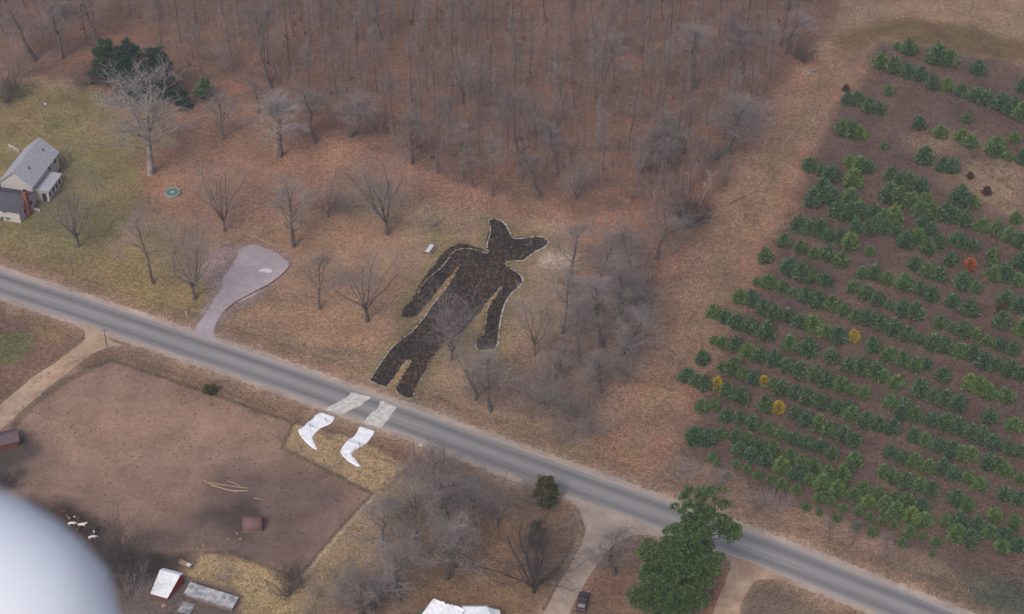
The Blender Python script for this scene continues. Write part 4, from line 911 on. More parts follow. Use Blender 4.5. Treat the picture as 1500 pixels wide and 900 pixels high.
# ------------------------------------------------------------------ utility poles
def pole(u, v, hpx, label, arm=True, light=False, mat='wood_grey'):
    H = HM(hpx, v); root = empty('utility_pole', G(u, v)); b = MB(); b.tube([(0, 0, -.2), (0, 0, H)], [.16, .1], 8); b.build('pole', M[mat], root)
    if arm:
        b = MB(); b.box((0, 0, H - .5), (1.9, .1, .12), .5); b.build('crossarm', M[mat], root)
        for s in (-.8, 0, .8):
            b = MB(); b.tube([(s * math.cos(.5), s * math.sin(.5), H - .44), (s * math.cos(.5), s * math.sin(.5), H - .25)], .05, 6); b.build('insulator', M['white_paint'], root)
    if light:
        b = MB(); b.tube([(0, 0, H - .4), (.6, -.4, H), (1.2, -.8, H + .05)], .05, 5); b.build('bracket', M['wire'], root)
        b = MB(); b.box((1.4, -.95, H), (.6, .3, .15), -.6); b.build('lamp_head', M['white_paint'], root)
    return tag(root, label, 'pole')
pole(158, 514, 32, 'weathered utility pole standing between dirt track and road', True)
pole(607, 684, 36, 'utility pole with a lamp at the corner of the grass with the white boots', False, True)
pole(68, 196, 46, 'tall thin grey pole on the lawn behind the house', False, True)

# ------------------------------------------------------------------ house
def slat_mat(name, a, b_, dirv, sc):
    m, nt, b = new_mat(name); co = obj_pos(nt); wv = nt.nodes.new('ShaderNodeTexWave'); wv.inputs['Scale'].default_value = sc; wv.bands_direction = dirv; wv.inputs['Distortion'].default_value = .4
    nt.links.new(co, wv.inputs[0]); c = ramp(nt, wv.outputs['Fac'], [(.1, b_), (.35, a)]); c2 = ramp(nt, noise(nt, co, .7, 5, .7), [(.3, (.84, .84, .86, 1)), (.7, (1.08, 1.08, 1.06, 1))])
    nt.links.new(mix(nt, 'MULTIPLY', 1, c, c2), b.inputs['Base Color']); b.inputs['Roughness'].default_value = .7; return m
M['siding'] = slat_mat('siding', S(196, 190, 188), S(168, 162, 160), 'Z', 1.6)
M['shingle_light'] = simple('shingle_light', S(176, 176, 182), S(156, 156, 164), 2.2, .9)
M['shingle_dark'] = simple('shingle_dark', S(88, 84, 94), S(70, 68, 78), 2.0, .9)
M['brick'] = simple('brick', S(152, 92, 72), S(118, 70, 58), 3)
def local(o, u, v, z=0):
    return o.matrix_world.inverted() @ G(u, v, z)
house = empty('farm_house', (0, 0, 0)); tag(house, 'white sided farm house with pale gable roof and lower dark roofed wing', 'house')
def gable(root, pts, zw, zr, roof_mat, wall_mat, over=.45, names=('wall', 'roof')):
    """pts: A,B,C,D ground corners; ridge runs from mid AB to mid CD"""
    A, B, C_, D = [Vector((p[0], p[1], 0)) for p in pts]; up = lambda p, z: Vector((p.x, p.y, z))
    m1, m2 = (A + B) / 2, (C_ + D) / 2; b = MB()
    b.add([up(p, 0) for p in (A, B, C_, D)] + [up(p, zw) for p in (A, B, C_, D)] + [up(m1, zr), up(m2, zr)],
          [(0, 1, 5, 4), (1, 2, 6, 5), (2, 3, 7, 6), (3, 0, 4, 7), (4, 5, 8), (6, 7, 9), (4, 8, 9, 7), (5, 6, 9, 8)])
    b.build(names[0], wall_mat, root)
    ax = (m2 - m1).normalized(); b = MB(); sl_ = (zr - zw) / (B - A).length * 2
    for P, Q in ((A, D), (B, C_)):
        o_ = (P - m1).normalized(); P2 = up(P, zw) + o_ * over - Vector((0, 0, over * sl_)) - ax * over; Q2 = up(Q, zw) + o_ * over - Vector((0, 0, over * sl_)) + ax * over
        R1 = up(m1, zr) - ax * over; R2 = up(m2, zr) + ax * over; lift = Vector((0, 0, .14))
        pts4 = [P2 + lift, Q2 + lift, R2 + lift, R1 + lift]; n_ = (pts4[1] - pts4[0]).cross(pts4[2] - pts4[0])
        if n_.z < 0: pts4 = pts4[::-1]
        b.sheet(pts4, .12)
    b.build(names[1], roof_mat, root)
def offs(p, a, b_, d1, d2): return (p[0] + a[0] * d1 + b_[0] * d2, p[1] + a[1] * d1 + b_[1] * d2)
# main block: east eave runs from px(87,222) to (46,275) at eave height 5
zE, zR = 5.0, 8.2
e1 = G(87, 222, zE); e2 = G(47, 274, zE); r1 = G(62, 197, zR); r2 = G(21, 250, zR)
ax_ = ((e2 - e1) + (r2 - r1)); ax_ = Vector((ax_.x, ax_.y, 0)).normalized(); wd_ = Vector((ax_.y, -ax_.x, 0))   # across, towards west
if wd_.x > 0: wd_ = -wd_
Lm = (Vector((e2.x, e2.y, 0)) - Vector((e1.x, e1.y, 0))).length; hw = abs((Vector((r1.x - e1.x, r1.y - e1.y, 0))).dot(wd_))
E1 = Vector((e1.x, e1.y, 0)); A_ = E1; B_ = E1 + wd_ * hw * 2; C__ = B_ + ax_ * Lm; D_ = A_ + ax_ * Lm
ins = .45
gable(house, [A_ + ax_ * ins + wd_ * ins, B_ + ax_ * ins - wd_ * ins, C__ - ax_ * ins - wd_ * ins, D_ - ax_ * ins + wd_ * ins], zE, zR, M['shingle_light'], M['siding'])
# brick footing, porch wing on the east side
ew = -wd_
def blk(o_, l0, l1, w0, w1, z0, z1, name, mat, parent=house, bevel=0):
    """box in house frame: l along ax_, w outward to the east of the east wall"""
    c = A_ + ax_ * (l0 + l1) / 2 + ew * (w0 + w1) / 2; b = MB(); b.box((c.x, c.y, (z0 + z1) / 2), (abs(l1 - l0), abs(w1 - w0), z1 - z0), math.atan2(ax_.y, ax_.x)); return b.build(name, mat, parent, bevel=bevel)
pl0, pl1 = Lm * .42, Lm * .88
porch = blk(0, pl0, pl1, -.4, 2.6, 0, 3.0, 'porch', M['siding'])
blk(0, pl0 - .4, pl1 + .3, -.35, 3.0, 3.02, 3.2, 'porch_roof', M['shingle_light'])
blk(0, pl0 - .03, pl1 + .03, 2.55, 2.72, .0, .55, 'brick_footing', M['brick'])
blk(0, .5, pl0 - .1, -.42, -.2, 0, .6, 'brick_footing', M['brick'])
for j in range(4):
    l = pl0 + .6 + j * (pl1 - pl0 - 1.0) / 3.4; wf = blk(0, l - .08, l + 1.0 + .08, 2.59, 2.66, .95, 2.5, 'window', M['white_paint']); blk(0, l, l + .9, 2.64, 2.69, 1.05, 2.4, 'pane', M['dark'], wf)
for l in (1.6, 4.6):
    wf = blk(0, l - .08, l + .98, -.47, -.40, 3.0, 4.4, 'window', M['white_paint']); blk(0, l, l + .9, -.42, -.37, 3.1, 4.3, 'pane', M['dark'], wf)
d_ = blk(0, pl1 - .02, pl1 + .07, 1.0, 2.0, .1, 2.2, 'door', M['dark']); blk(0, pl1 + .07, pl1 + .1, 1.1, 1.17, 1.0, 1.15, 'handle', M['wire'], d_)
# lower wing with dark roof at the south end
W0 = Lm - .45; w_ = MB()
wing = [A_ + ax_ * (W0 + .02) + wd_ * .3, B_ + ax_ * (W0 + .02) + wd_ * 2, B_ + ax_ * (W0 + 7.6) + wd_ * 2, A_ + ax_ * (W0 + 7.6) + wd_ * .3]
# ridge across (east-west)
gable(house, [wing[1], wing[2], wing[3], wing[0]], 3.1, 4.9, M['shingle_dark'], M['siding'], .4, ('wing_wall', 'wing_roof'))
for l in (1.5, 4.6):
    wf = blk(0, W0 + l - .08, W0 + l + 1.08, -.30, -.24, 1.0, 2.3, 'window', M['white_paint']); blk(0, W0 + l, W0 + l + 1, -.26, -.2, 1.1, 2.2, 'pane', M['dark'], wf)
c = A_ + ax_ * (W0 + 4.3) + ew * .15; b = MB(); b.box((c.x, c.y, 3.2), (1.1, .95, 6.4), math.atan2(ax_.y, ax_.x)); b.box((c.x, c.y, 6.45), (1.3, 1.15, .12), math.atan2(ax_.y, ax_.x)); ch_ = b.build('chimney', M['brick'], house)
b = MB(); b.tube([(c.x, c.y, 6.45), (c.x, c.y, 7.0)], .22, 10); b.build('flue', M['black'], ch_)
for j, l in enumerate((3.0, Lm - 4)):
    p = A_ + ax_ * l + wd_ * (hw * .55); b = MB(); zz = zE + (zR - zE) * .55 + .2; b.tube([(p.x, p.y, zz - .3), (p.x, p.y, zz + .5)], .12, 8); b.build('vent_pipe', M['black'], house)
# clothes-line posts / rails by the house
def railing(a, b_, label):
    p, q = G(*a, 0), G(*b_, 0); root = empty('railing', p); d = q - p
    for t in (0, .5, 1):
        b = MB(); b.box((d.x * t, d.y * t, .5), (.1, .1, 1.05), math.atan2(d.y, d.x)); b.build('post', M['white_paint'], root)
    b = MB(); b.box((d.x / 2, d.y / 2, 1.06), (d.length + .1, .22, .08), math.atan2(d.y, d.x)); b.build('top_rail', M['white_paint'], root)
    b = MB(); b.box((d.x / 2, d.y / 2, .5), (d.length, .05, .07), math.atan2(d.y, d.x)); b.build('lower_rail', M['white_paint'], root)
    tag(root, label, 'railing')
railing((41, 306), (59, 314), 'white railing sticking out from the brick chimney side of the house')
railing((14, 218), (28, 225), 'white railing on the far side of the house')
railing((28, 307), (23, 324), 'white railing at the front corner of the house wing')

# green octagonal box
c = G(253, 284); root = empty('octagonal_sandbox', c, .2); octo = lambda R, a0=.39: [(R * math.cos(a0 + k * math.pi / 4), R * math.sin(a0 + k * math.pi / 4)) for k in range(8)]
M['green_cover'] = simple('green_cover', S(104, 132, 116), S(84, 110, 98), 1.5, .7); M['rim'] = simple('rim', S(152, 156, 150), S(122, 128, 122), 2)
b = MB(); o1, o2 = octo(1.95), octo(1.6)
for i in range(8):
    j = (i + 1) % 8
    b.add([(*o1[i], 0), (*o1[j], 0), (*o1[j], .55), (*o1[i], .55), (*o2[i], .55), (*o2[j], .55), (*o2[i], .3), (*o2[j], .3)], [(0, 1, 2, 3), (3, 2, 5, 4), (4, 5, 7, 6)])
b.build('rim', M['rim'], root)
b = MB(); b.prism(octo(1.62), 0, .42); b.build('cover', M['green_cover'], root)
b = MB(); b.box((0, 0, .5), (.5, .35, .14), .4); b.build('hatch', M['white_paint'], root)
tag(root, 'low green octagonal box with a pale rim on the leaf covered lawn', 'sandbox')
# picnic table
a, c2 = G(625, 374), G(634, 362); ang = math.atan2(c2.y - a.y, c2.x - a.x); root = empty('picnic_table', (a + c2) / 2, ang)
L = 2.9
b = MB(); [b.box((0, (k - 2) * .2, .76), (L, .185, .05)) for k in range(5)]; b.build('tabletop', M['white_paint'], root)
for s in (-1, 1):
    b = MB(); b.box((0, s * .85, .45), (L, .28, .05)); b.build('seat', M['wood_grey'], root)
    b = MB(); b.box((s * L * .36, 0, .4), (.09, 1.9, .1)); 
    for t in (-1, 1): b.tube([(s * L * .36, t * .75, 0), (s * L * .36, t * .3, .74)], .06, 5)
    b.build('leg_frame', M['wood_grey'], root)
tag(root, 'picnic table with pale white top left of the burnt figure', 'picnic table')

# ------------------------------------------------------------------ farmyard
M['rust'] = slat_mat('rust_sheet', S(122, 92, 92), S(96, 70, 70), 'X', 3); M['red_paint'] = simple('red_paint', S(158, 42, 44), S(122, 32, 36), 2)
M['old_roof'] = simple('old_roof', S(178, 176, 178), S(126, 126, 134), .9, .8, lo=.4, hi=.6)
# arched hut in the paddock
c = G(371, 771); root = empty('arched_hut', c, .05); L, Rr = 3.6, 1.5; b = MB(); N_ = 14
arc = [(Rr * math.cos(math.pi * k / N_), .5 + Rr * math.sin(math.pi * k / N_)) for k in range(N_ + 1)]; arc = [(Rr, 0)] + arc + [(-Rr, 0)]
vs = [(x_, y_, z_) for x_ in (-L / 2, L / 2) for (y_, z_) in arc]; n_ = len(arc)
b.add(vs, [(k, k + 1, n_ + k + 1, n_ + k) for k in range(n_ - 1)]); o = b.build('arched_roof', M['rust'], root, True); mm = o.modifiers.new('t', 'SOLIDIFY'); mm.thickness = .06
b = MB(); b.add([(-L / 2 + .12, y_ * .97, z_ * .98) for y_, z_ in arc], [tuple(range(n_))]); b.build('back_panel', M['wood_grey'], root)
for x_ in (-L / 2, 0, L / 2):
    b = MB(); b.tube([(x_, y_ * 1.02, z_ * 1.01 + .02) for y_, z_ in arc], .045, 5); b.build('rib', M['wood_rust'], root)
b = MB(); b.box((0, -Rr - .02, .14), (L + .3, .14, .26)); b.box((0, Rr + .02, .14), (L + .3, .14, .26)); b.build('base_rail', M['wood_grey'], root)
tag(root, 'dull purple-brown arched metal hut on its own in the paddock', 'hut')
# long bowed poles
for j, (pp, rad, lab) in enumerate([([(300,706),(318,714),(340,720),(365,720)], .2, 'longest bowed pole of the heap in the paddock, nearest the hut'), ([(305,707),(325,711),(345,714),(364,716)], .15, 'thinner bowed pole lying along the upper side of the heap'), ([(334,706),(345,709),(352,713)], .13, 'short crooked pole on top of the paddock heap'), ([(372,731),(386,733)], .17, 'short log lying between the pole heap and the hut')]):
    P = smooth(gp(pp), 5); b = MB(); b.tube([(q[0] - P[0][0], q[1] - P[0][1], rad * .9 + .02 * math.sin(i * 1.3) + .01 * j) for i, q in enumerate(P)], [rad * (1 - .4 * i / len(P)) for i in range(len(P))], 7)
    o = b.build('wooden_pole', M['wood_pale'], None, True); o.location = (P[0][0], P[0][1], 0); tag(o, lab, 'pole')
# small gable sheds
def shed(c, rz, w, l, zw, zr, label, roof, wall, name='shed', end=None, door=True, over=.3):
    root = empty(name, c, rz)
    gable(root, [(-l / 2, -w / 2), (-l / 2, w / 2), (l / 2, w / 2), (l / 2, -w / 2)], zw, zr, roof, wall, over)
    if door:
        b = MB(); b.box((l / 2 + .03, 0, zw * .42), (.06, w * .32, zw * .84)); d = b.build('door', end or wall, root); b = MB(); b.box((l / 2 + .08, w * .11, zw * .42), (.05, .06, .16)); b.build('handle', M['wire'], d)
    tag(root, label, 'shed'); return root
M['rust_dark'] = slat_mat('rust_dark_roof', S(98, 78, 84), S(76, 60, 66), 'X', 2.4); M['rust_wall'] = simple('rust_wall', S(126, 76, 60), S(86, 54, 46), 2)
shed(G(10, 650), math.radians(200), 3.3, 4.4, 1.6, 2.4, 'low rusty shed with dark metal roof at the left paddock edge', M['rust_dark'], M['rust_wall'])
# white roofed shed with red end: monopitch leaning barn
c = G(247, 872); root = empty('shed', c, 0)
a1, a2, a3, a4 = G(238, 831, 2.6), G(269, 839, 2.6), G(245, 877, .7), G(220, 870, .7)
q = [Vector((p.x, p.y, p.z)) - Vector(c) for p in (a1, a2, a3, a4)]
ridge0 = q[0] + (q[3] - q[0]) * .18; ridge1 = q[1] + (q[2] - q[1]) * .18; ridge0.z += .55; ridge1.z += .55; q[0].z -= .2; q[1].z -= .2
b = MB(); b.sheet([q[3], q[2], ridge1, ridge0], .08); b.sheet([ridge0, ridge1, q[1], q[0]], .08); b.build('roof', slat_mat('white_steel', S(228, 232, 236), S(206, 210, 216), 'Y', 2.0), root)
ctr = (q[0] + q[1] + q[2] + q[3]) / 4
def shr(p, dz=-.14): return Vector((ctr.x + (p.x - ctr.x) * .93, ctr.y + (p.y - ctr.y) * .93, p.z + dz))
t = [shr(q[0]), shr(q[1]), shr(q[2]), shr(q[3])]; r0, r1_ = shr(ridge0), shr(ridge1); g_ = lambda p: Vector((p.x, p.y, 0))
b = MB(); b.add([g_(t[1]), g_(t[2]), t[2], r1_, t[1]], [(0, 1, 2, 3, 4)]); b.add([g_(t[0]), g_(t[3]), t[3], r0, t[0]], [(0, 1, 2, 3, 4)][::1]); b.add([g_(t[0]), g_(t[1]), t[1], t[0]], [(0, 1, 2, 3)]); b.build('wall', M['red_paint'], root)
b = MB(); b.add([g_(t[3]), g_(t[2]), t[2], t[3]], [(0, 1, 2, 3)]); b.build('front_wall', M['red_paint'], root)
tag(root, 'small shed with white metal roof and bright red end wall', 'shed')
# long low weathered roof
a, c2 = G(277, 868), G(344, 889); m_ = (a + c2) / 2; ang = math.atan2(c2.y - a.y, c2.x - a.x)
root = empty('long_shed', m_, ang); L = (c2 - a).length + .6
b = MB(); b.sheet([(-L / 2, -1.3, .95), (L / 2, -1.3, .95), (L / 2, 1.25, 1.35), (-L / 2, 1.25, 1.35)], .08); b.build('roof', M['old_roof'], root)
b = MB(); b.box((0, -1.1, .42), (L - .4, .08, .84)); b.box((0, 1.1, .6), (L - .4, .08, 1.15)); b.build('wall', M['wood_grey'], root)
b = MB(); b.box((-L / 2 + .25, 0, .45), (.08, 2.1, .85)); b.box((L / 2 - .25, 0, .45), (.08, 2.1, .85)); b.build('end_wall', M['wood_grey'], root)
tag(root, 'long low shed with mottled grey-white weathered roof', 'shed')
# pallet-like flat debris, feed trough
root = empty('pallet', G(273, 892), -.3); b = MB(); [b.box((0, (k - 3) * .34, .2), (2.4, .24, .05)) for k in range(7)]; b.build('deck_boards', M['old_roof'], root)
b = MB(); [b.box((x_, 0, .09), (.15, 2.3, .16)) for x_ in (-1.1, 0, 1.1)]; b.build('bearers', M['wood_grey'], root); tag(root, 'pale weathered pallet lying below the long low shed', 'pallet')
root = empty('feed_trough', G(272, 829), -.55); b = MB(); b.prism([(-1.3, -.35), (1.3, -.35), (1.3, .35), (-1.3, .35)], .3, .36)
for s in (-1, 1): b.box((0, s * .36, .5), (2.6, .06, .4)); b.box((s * 1.3, 0, .5), (.06, .78, .4))
b.build('tub', M['wood_pale'], root); b = MB(); [b.box((s * 1.0, t_ * .3, .15), (.1, .1, .32)) for s in (-1, 1) for t_ in (-1, 1)]; b.build('leg', M['wood_grey'], root)
b = MB(); b.box((.75, 0, .73), (.8, .7, .05)); b.build('lid', M['white_paint'], root); tag(root, 'cream feed trough behind the red ended shed', 'trough')
for j, (u, v, s) in enumerate([(240,888,.5),(298,800,.3),(290,805,.25),(347,782,.28),(335,790,.22),(352,790,.25)]):
    b = MB(); r = random.Random(j); n_ = 7; poly = [(s * r.uniform(.7, 1.1) * math.cos(k * 6.283 / n_), s * r.uniform(.6, 1) * math.sin(k * 6.283 / n_)) for k in range(n_)]
    b.prism(poly, 0, s * .5); b.add([(x_ * .5, y_ * .5, s * .75) for x_, y_ in poly], [tuple(range(n_))]); o = b.build('stone', M['wood_pale']); o.location = G(u, v)
    tag(o, ['pale stone lying below the red ended shed', 'larger pale stone at the paddock corner by the dry grass', 'smaller pale stone at the paddock corner by the dry grass', 'pale stone just below the arched hut, middle one', 'pale stone below the arched hut, leftmost', 'pale stone below the arched hut, lowest'][j], 'stone')

# white roofs at the bottom edge
M['green_tarp'] = simple('green_tarp', S(70, 112, 92), S(52, 88, 72), 1.5, .6)
c = G(640, 905); root = empty('tarp_covered_shed', c); Z = 3.2
def rel(u, v, z): return G(u, v, z) - Vector(c)
pA, pB, pC, pD = rel(636, 876, Z + .4), rel(676, 892, Z + .4), rel(668, 935, Z - .3), rel(600, 925, Z - .6)
b = MB(); rg = np.random.default_rng(4); nU, nV = 14, 12; vs = []
for i in range(nU + 1):
    for j in range(nV + 1):
        s, t_ = i / nU, j / nV; p = pA.lerp(pB, s).lerp(pD.lerp(pC, s), t_); p = p + Vector((0, 0, .18 * math.sin(s * 9 + t_ * 4) + rg.normal(0, .05)))
        if j == 0: p = p + Vector((0, rg.uniform(-.5, .3), 0))
        if i == nU: p = p + Vector((rg.uniform(-.3, .5), 0, 0))
        vs.append(p)
b.add(vs, [(i * (nV + 1) + j, i * (nV + 1) + j + 1, (i + 1) * (nV + 1) + j + 1, (i + 1) * (nV + 1) + j) for i in range(nU) for j in range(nV)]); o = b.build('white_tarp', M['sheeting'], root); mm = o.modifiers.new('t', 'SOLIDIFY'); mm.thickness = .04
b = MB(); e0, e1_ = rel(616, 890, Z - .3), rel(646, 912, Z - .2); b.sheet([rel(616, 893, Z - .45), rel(602, 925, Z - .9), rel(640, 935, Z - .5), rel(650, 905, Z - .3)], .05); b.build('green_tarp', M['green_tarp'], root)
b = MB(); b.add([Vector((p.x * .96, p.y, 0)) for p in (pA, pB, pC, pD)] + [Vector((p.x * .96, p.y, p.z - .75)) for p in (pA, pB, pC, pD)], [(0, 1, 5, 4), (1, 2, 6, 5), (2, 3, 7, 6), (3, 0, 4, 7), (4, 5, 6, 7)]); b.build('wall', M['wood_grey'], root)
tag(root, 'shed under a crumpled white tarp with a green tarp at its left edge', 'shed')
root = empty('white_roofed_building', G(700, 915)); c = root.location; Z = 3.4
qa, qb, qc = rel(676, 888, Z), rel(713, 888, Z), rel(740, 915, Z - 1.0); 
c = G(700, 915)
ra, rb = G(677, 889, Z) - c, G(712, 889, Z) - c; dz = Vector((0, -3.6, -.9)); ridge_l, ridge_r = ra, rb
b = MB(); b.sheet([ridge_l + Vector((0, -5, -1.0)), ridge_r + Vector((3.0, -5, -1.0)), ridge_r, ridge_l], .1); b.sheet([ridge_r + Vector((3.0, -5, -1.0)), ridge_r + Vector((3.2, -1.5, -1.0)), ridge_r + Vector((.01, 0, 0))], .1) if False else None
b.add([ridge_r + Vector((3.0, -5, -1.0)), ridge_r + Vector((2.4, .2, -1.2)), ridge_r, ridge_r + Vector((0, -.01, -.12))], [(0, 1, 2), (0, 2, 3)])
b.add([ridge_l + Vector((-.2, .9, -.7)), ridge_r + Vector((.9, .9, -.7)), ridge_r, ridge_l], [(3, 2, 1, 0)]); b.build('roof', M['steel_white'], root)
b = MB(); x0, x1 = ra.x + .1, rb.x + .8; y0, y1 = ra.y - 4.8, ra.y + .4; b.box(((x0 + x1) / 2, (y0 + y1) / 2, (Z - 1.15) / 2), (x1 - x0, y1 - y0, Z - 1.15)); b.build('wall', M['siding'], root)
tag(root, 'building with a clean white hipped roof at the bottom edge right of the tarp', 'building')

# parked car
M['car_paint'] = simple('car_paint', S(74, 62, 72), S(64, 54, 64), 1, .35); M['tail'] = simple('tail_lamp', S(150, 30, 30)); 
pa, pb = G(850, 900), G(857, 869); ang = math.atan2(pb.y - pa.y, pb.x - pa.x); root = empty('parked_car', (pa + pb) / 2, ang)
def car_body(prof, w, name, mat, par, bev=.08):
    b = MB(); n_ = len(prof); vs = []
    for (yy, sc) in ((-w / 2, 0), (-w / 2 + .12, 1), (w / 2 - .12, 1), (w / 2, 0)):
        for x_, z_ in prof: vs.append((x_, yy, z_ - (0 if sc else .05)))
    fs = [tuple(range(n_)), tuple(range(3 * n_, 4 * n_))[::-1]] + [(r_ * n_ + i, (r_ + 1) * n_ + i, (r_ + 1) * n_ + (i + 1) % n_, r_ * n_ + (i + 1) % n_) for r_ in range(3) for i in range(n_)]
    b.add(vs, fs); return b.build(name, mat, par, False, bev)
car_body([(-2.3, .35), (-2.3, .8), (-2.15, .95), (-1.4, 1.0), (1.0, .98), (2.1, .82), (2.3, .62), (2.3, .35)], 1.78, 'body', M['car_paint'], root)
gl = car_body([(-1.75, .97), (-1.25, 1.38), (.25, 1.4), (.95, .97)], 1.5, 'cabin_glass', M['dark'], root, .04)
car_body([(-1.3, 1.37), (-1.1, 1.46), (.1, 1.47), (.3, 1.38)], 1.42, 'roof', M['car_paint'], root, .03)
for sx_ in (-1.4, 1.45):
    for sy in (-1, 1):
        b = MB(); b.tube([(sx_, sy * .7, .32), (sx_, sy * .9, .32)], .32, 14); wl = b.build('wheel', M['black'], root); b = MB(); b.tube([(sx_, sy * .88, .32), (sx_, sy * .915, .32)], .18, 10); b.build('rim', M['wire'], wl)
for sy in (-1, 1):
    b = MB(); b.box((2.27, sy * .62, .66), (.1, .36, .14)); b.build('headlight', M['white_paint'], root)
    b = MB(); b.box((-2.29, sy * .66, .75), (.06, .3, .16)); b.build('tail_light', M['tail'], root)
    b = MB(); b.box((.75, sy * .97, 1.0), (.12, .2, .13)); b.build('mirror', M['car_paint'], root)
tag(root, 'dark purple-grey parked car beside the gravel drive', 'car')

# firewood heap by the wood corner
root = empty('firewood_heap', G(1187, 104)); r = random.Random(9)
for j in range(16):
    b = MB(); x_, y_ = r.gauss(0, 1.5), r.gauss(0, .8); a = r.uniform(0, 3.14); l = r.uniform(.5, .9); z_ = r.uniform(.12, .35)
    b.tube([(x_ - l * math.cos(a), y_ - l * math.sin(a), z_), (x_ + l * math.cos(a), y_ + l * math.sin(a), z_)], r.uniform(.1, .17), 7); b.build('log', M['bark_pale'], root)
tag(root, 'heap of pale cut firewood at the upper corner of the wood', 'firewood')
fl = [([(952,408),(957,388)], 'pale fallen log at the left edge of the mown strip'), ([(1068,300),(1092,288)], 'long grey fallen trunk at the wood edge below the brush'), ([(700,158),(728,150)], 'dark fallen trunk lying inside the wood, upper one'), ([(650,125),(700,128)], 'fallen trunk inside the wood, leftmost one')]
for pp, lab in fl:
    P = gp(pp); b = MB(); m2_ = (P[0] + P[1]) / 2; b.tube([(P[0][0] - m2_[0], P[0][1] - m2_[1], .18), (.1, .1, .22), (P[1][0] - m2_[0], P[1][1] - m2_[1], .16)], [.16, .13, .07], 7)
    o = b.build('fallen_log', M['bark_pale'] if 'pale' in lab else M['bark'], None, True); o.location = (m2_[0], m2_[1], 0); tag(o, lab, 'log')
# signpost-like stake & mailbox by the pad verge
root = empty('marker_stake', G(411, 494)); b = MB(); b.tube([(0, 0, -.1), (0, 0, 1.3)], .05, 5); b.build('stake', M['wood_grey'], root); b = MB(); b.box((0, 0, 1.25), (.3, .05, .3)); b.build('plate', M['wood_grey'], root); tag(root, 'small dark marker stake on the grass below the gravel pad', 'stake')
root = empty('marker_stake', G(274, 462)); b = MB(); b.tube([(0, 0, -.1), (-.2, 0, 1.1)], .07, 5); b.build('stake', M['white_paint'], root); tag(root, 'small white marker stake on the verge left of the gravel pad', 'stake')

# ------------------------------------------------------------------ cattle at the dark edge of the paddock
def skin_mesh(verts, edges, radii, name, sub=2):
    me = bpy.data.meshes.new(name); me.from_pydata(verts, edges, []); o = bpy.data.objects.new(name, me); COL.objects.link(o)
    md = o.modifiers.new('s', 'SKIN'); 
    if not me.skin_vertices: 
        pass
    for i, (rx, ry) in enumerate(radii): me.skin_vertices[0].data[i].radius = (rx, ry)
    me.skin_vertices[0].data[0].use_root = True
    s_ = o.modifiers.new('u', 'SUBSURF'); s_.levels = sub; s_.render_levels = sub
    dg = bpy.context.evaluated_depsgraph_get(); dg.update(); out = bpy.data.meshes.new_from_object(o.evaluated_get(dg)); bpy.data.objects.remove(o)
    out.polygons.foreach_set('use_smooth', [True] * len(out.polygons)); return out
def cow_mesh(grazing):
    vs = [(-.75, 0, 1.1), (-.35, 0, 1.08), (.15, 0, 1.05), (.62, 0, 1.1)]; rd = [(.3, .27), (.36, .33), (.38, .34), (.3, .27)]; ed = [(0, 1), (1, 2), (2, 3)]
    neck = [(.95, 0, 1.05 if grazing else 1.3), (1.2, 0, .7 if grazing else 1.5), (1.42, 0, .4 if grazing else 1.42), (1.55, 0, .2 if grazing else 1.33)]; nr = [(.2, .17), (.15, .14), (.15, .12), (.09, .08)]
    p = 3
    for q, r_ in zip(neck, nr): vs.append(q); rd.append(r_); ed.append((p, len(vs) - 1)); p = len(vs) - 1
    for s in (-1, 1):
        p = 0
        for q, r_ in [((-.78, s * .2, .85), .17), ((-.68, s * .22, .62), .1), ((-.88, s * .22, .42), .065), ((-.84, s * .22, .04), .055)]: vs.append(q); rd.append((r_, r_)); ed.append((p, len(vs) - 1)); p = len(vs) - 1
        p = 3
        for q, r_ in [((.62, s * .2, .8), .13), ((.62, s * .2, .45), .075), ((.63, s * .2, .04), .055)]: vs.append(q); rd.append((r_, r_)); ed.append((p, len(vs) - 1)); p = len(vs) - 1
        hb = 6; h = neck[1]; vs.append((h[0] + .05, s * .24, h[2] + .05)); rd.append((.04, .02)); ed.append((5, len(vs) - 1))
    vs.append((-1.08, 0, 1.15)); rd.append((.04, .04)); ed.append((0, len(vs) - 1)); vs.append((-1.14, 0, .6)); rd.append((.035, .035)); ed.append((len(vs) - 2, len(vs) - 1))
    return skin_mesh(vs, ed, rd, 'cow')
cm = [cow_mesh(True), cow_mesh(False)]
def hide(name, a, b_, lo, hi):
    m, nt, b = new_mat(name); co = obj_pos(nt); nt.links.new(ramp(nt, noise(nt, co, 1.3, 2, .4), [(lo, a), (hi, b_)]), b.inputs['Base Color']); b.inputs['Roughness'].default_value = .8; return m
hides = [hide('hide_brown', S(92, 56, 42), S(214, 202, 194), .56, .6), hide('hide_white', S(226, 214, 206), S(190, 150, 124), .6, .64), hide('hide_black', S(34, 30, 32), S(226, 220, 216), .53, .57), hide('hide_red', S(104, 62, 46), S(76, 46, 36), .4, .6)]
cows = [(93,753,0,3,.4,'red-brown cow at the upper end of the herd by the mud'),(101,762,1,0,2.2,'brown and white cow second from the upper end of the herd'),(106,770,0,1,.2,'white cow half way down the herd, left side'),(113,762,1,0,-.6,'brown and white cow in the middle of the herd, head up'),
 (121,772,1,1,.1,'large white cow in the middle of the herd'),(116,778,0,3,1.2,'red-brown cow just below the large white cow'),(139,781,1,2,1.4,'black and white cow standing apart at the right of the herd'),(136,790,0,1,.3,'white cow at the lower right end of the herd')]
for u, v, gz, hd, a, lab in cows:
    me = cm[gz].copy(); me.name = 'cow'; me.materials.clear(); me.materials.append(hides[hd]); o = bpy.data.objects.new('cow', me); COL.objects.link(o); o.location = G(u, v); o.rotation_euler = (0, 0, a); o.scale = (.68,) * 3
    tag(o, lab, 'cow', 'cattle on the muddy paddock edge')

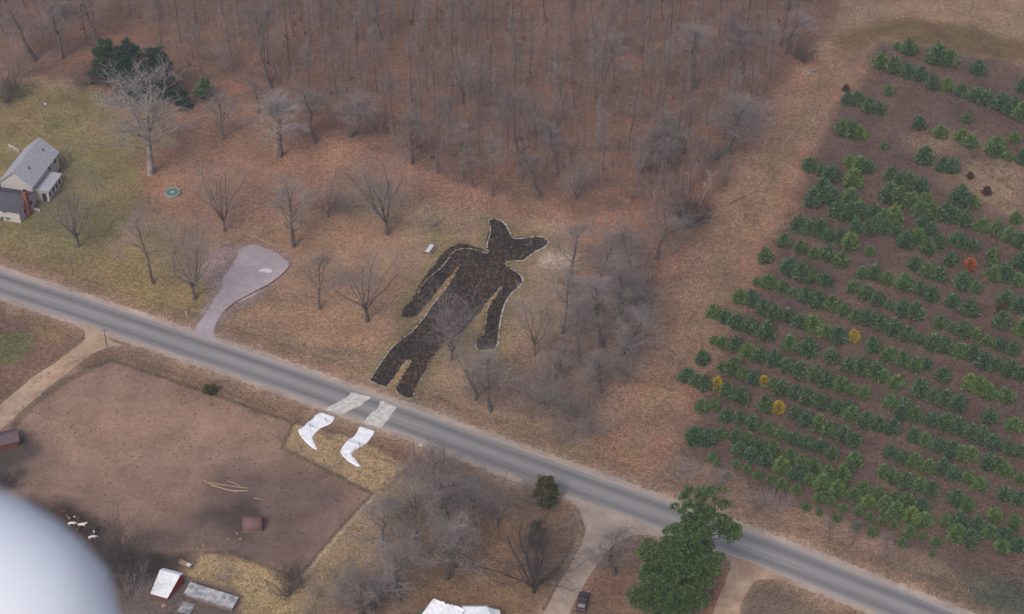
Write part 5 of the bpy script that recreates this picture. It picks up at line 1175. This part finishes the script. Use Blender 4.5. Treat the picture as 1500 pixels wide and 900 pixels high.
# ------------------------------------------------------------------ the aircraft the picture is taken from
def cam_pt(u, v, d):
    a = (u - 750) / F_PX; b_ = -(v - 450) / F_PX
    return Vector((0, 0, ALT)) + Vector((a, cp + b_ * sp_, -sp_ + b_ * cp)) * d
root = empty('aircraft_landing_gear', cam_pt(-14, 942, 2.0)); m, nt, b = new_mat('aircraft_white'); M['aircraft'] = m
b.inputs['Base Color'].default_value = S(234, 237, 244); b.inputs['Roughness'].default_value = .45; b.inputs['Coat Weight'].default_value = .3
mb = MB(); NS, NR = 40, 32; vs = []
for i in range(NS + 1):
    t_ = i / NS; x_ = .155 - t_ * 1.15
    rr_ = math.sqrt(max(0, 1 - (1 - t_ / .28) ** 2)) if t_ < .28 else (1 - ((t_ - .28) / .72) ** 1.8)
    rr_ = max(rr_, .001)
    for k_ in range(NR):
        an = 2 * math.pi * k_ / NR; vs.append((x_, math.cos(an) * .19 * rr_, math.sin(an) * .225 * rr_))
mb.add(vs, [(i * NR + k_, (i + 1) * NR + k_, (i + 1) * NR + (k_ + 1) % NR, i * NR + (k_ + 1) % NR) for i in range(NS) for k_ in range(NR)]); mb.build('wheel_fairing', M['aircraft'], root, True)
mb = MB(); mb.tube([(-.22, -.045, -.17), (-.22, .045, -.17)], .14, 24); mb.build('wheel', M['black'], root)
mb = MB(); mb.tube([(-.25, -.05, .1), (-.4, -.5, .55), (-.5, -1.1, 1.0)], [.035, .04, .05], 10); mb.build('gear_leg', M['aircraft'], root)
tag(root, 'white rounded aircraft wheel fairing, blurred and close at the lower left', 'aircraft')

# ------------------------------------------------------------------ haze
if HAZE:
    b = MB(); b.box((0, 2250, 124), (9000, 5700, 252)); m = bpy.data.materials.new('haze'); m.use_nodes = True; nt = m.node_tree; nt.nodes.clear()
    out = nt.nodes.new('ShaderNodeOutputMaterial'); pv = nt.nodes.new('ShaderNodeVolumePrincipled'); pv.inputs['Color'].default_value = (.88, .88, .93, 1); pv.inputs['Density'].default_value = HAZE; pv.inputs['Anisotropy'].default_value = .2
    nt.links.new(pv.outputs[0], out.inputs['Volume']); tag(b.build('haze', m), kind='stuff')
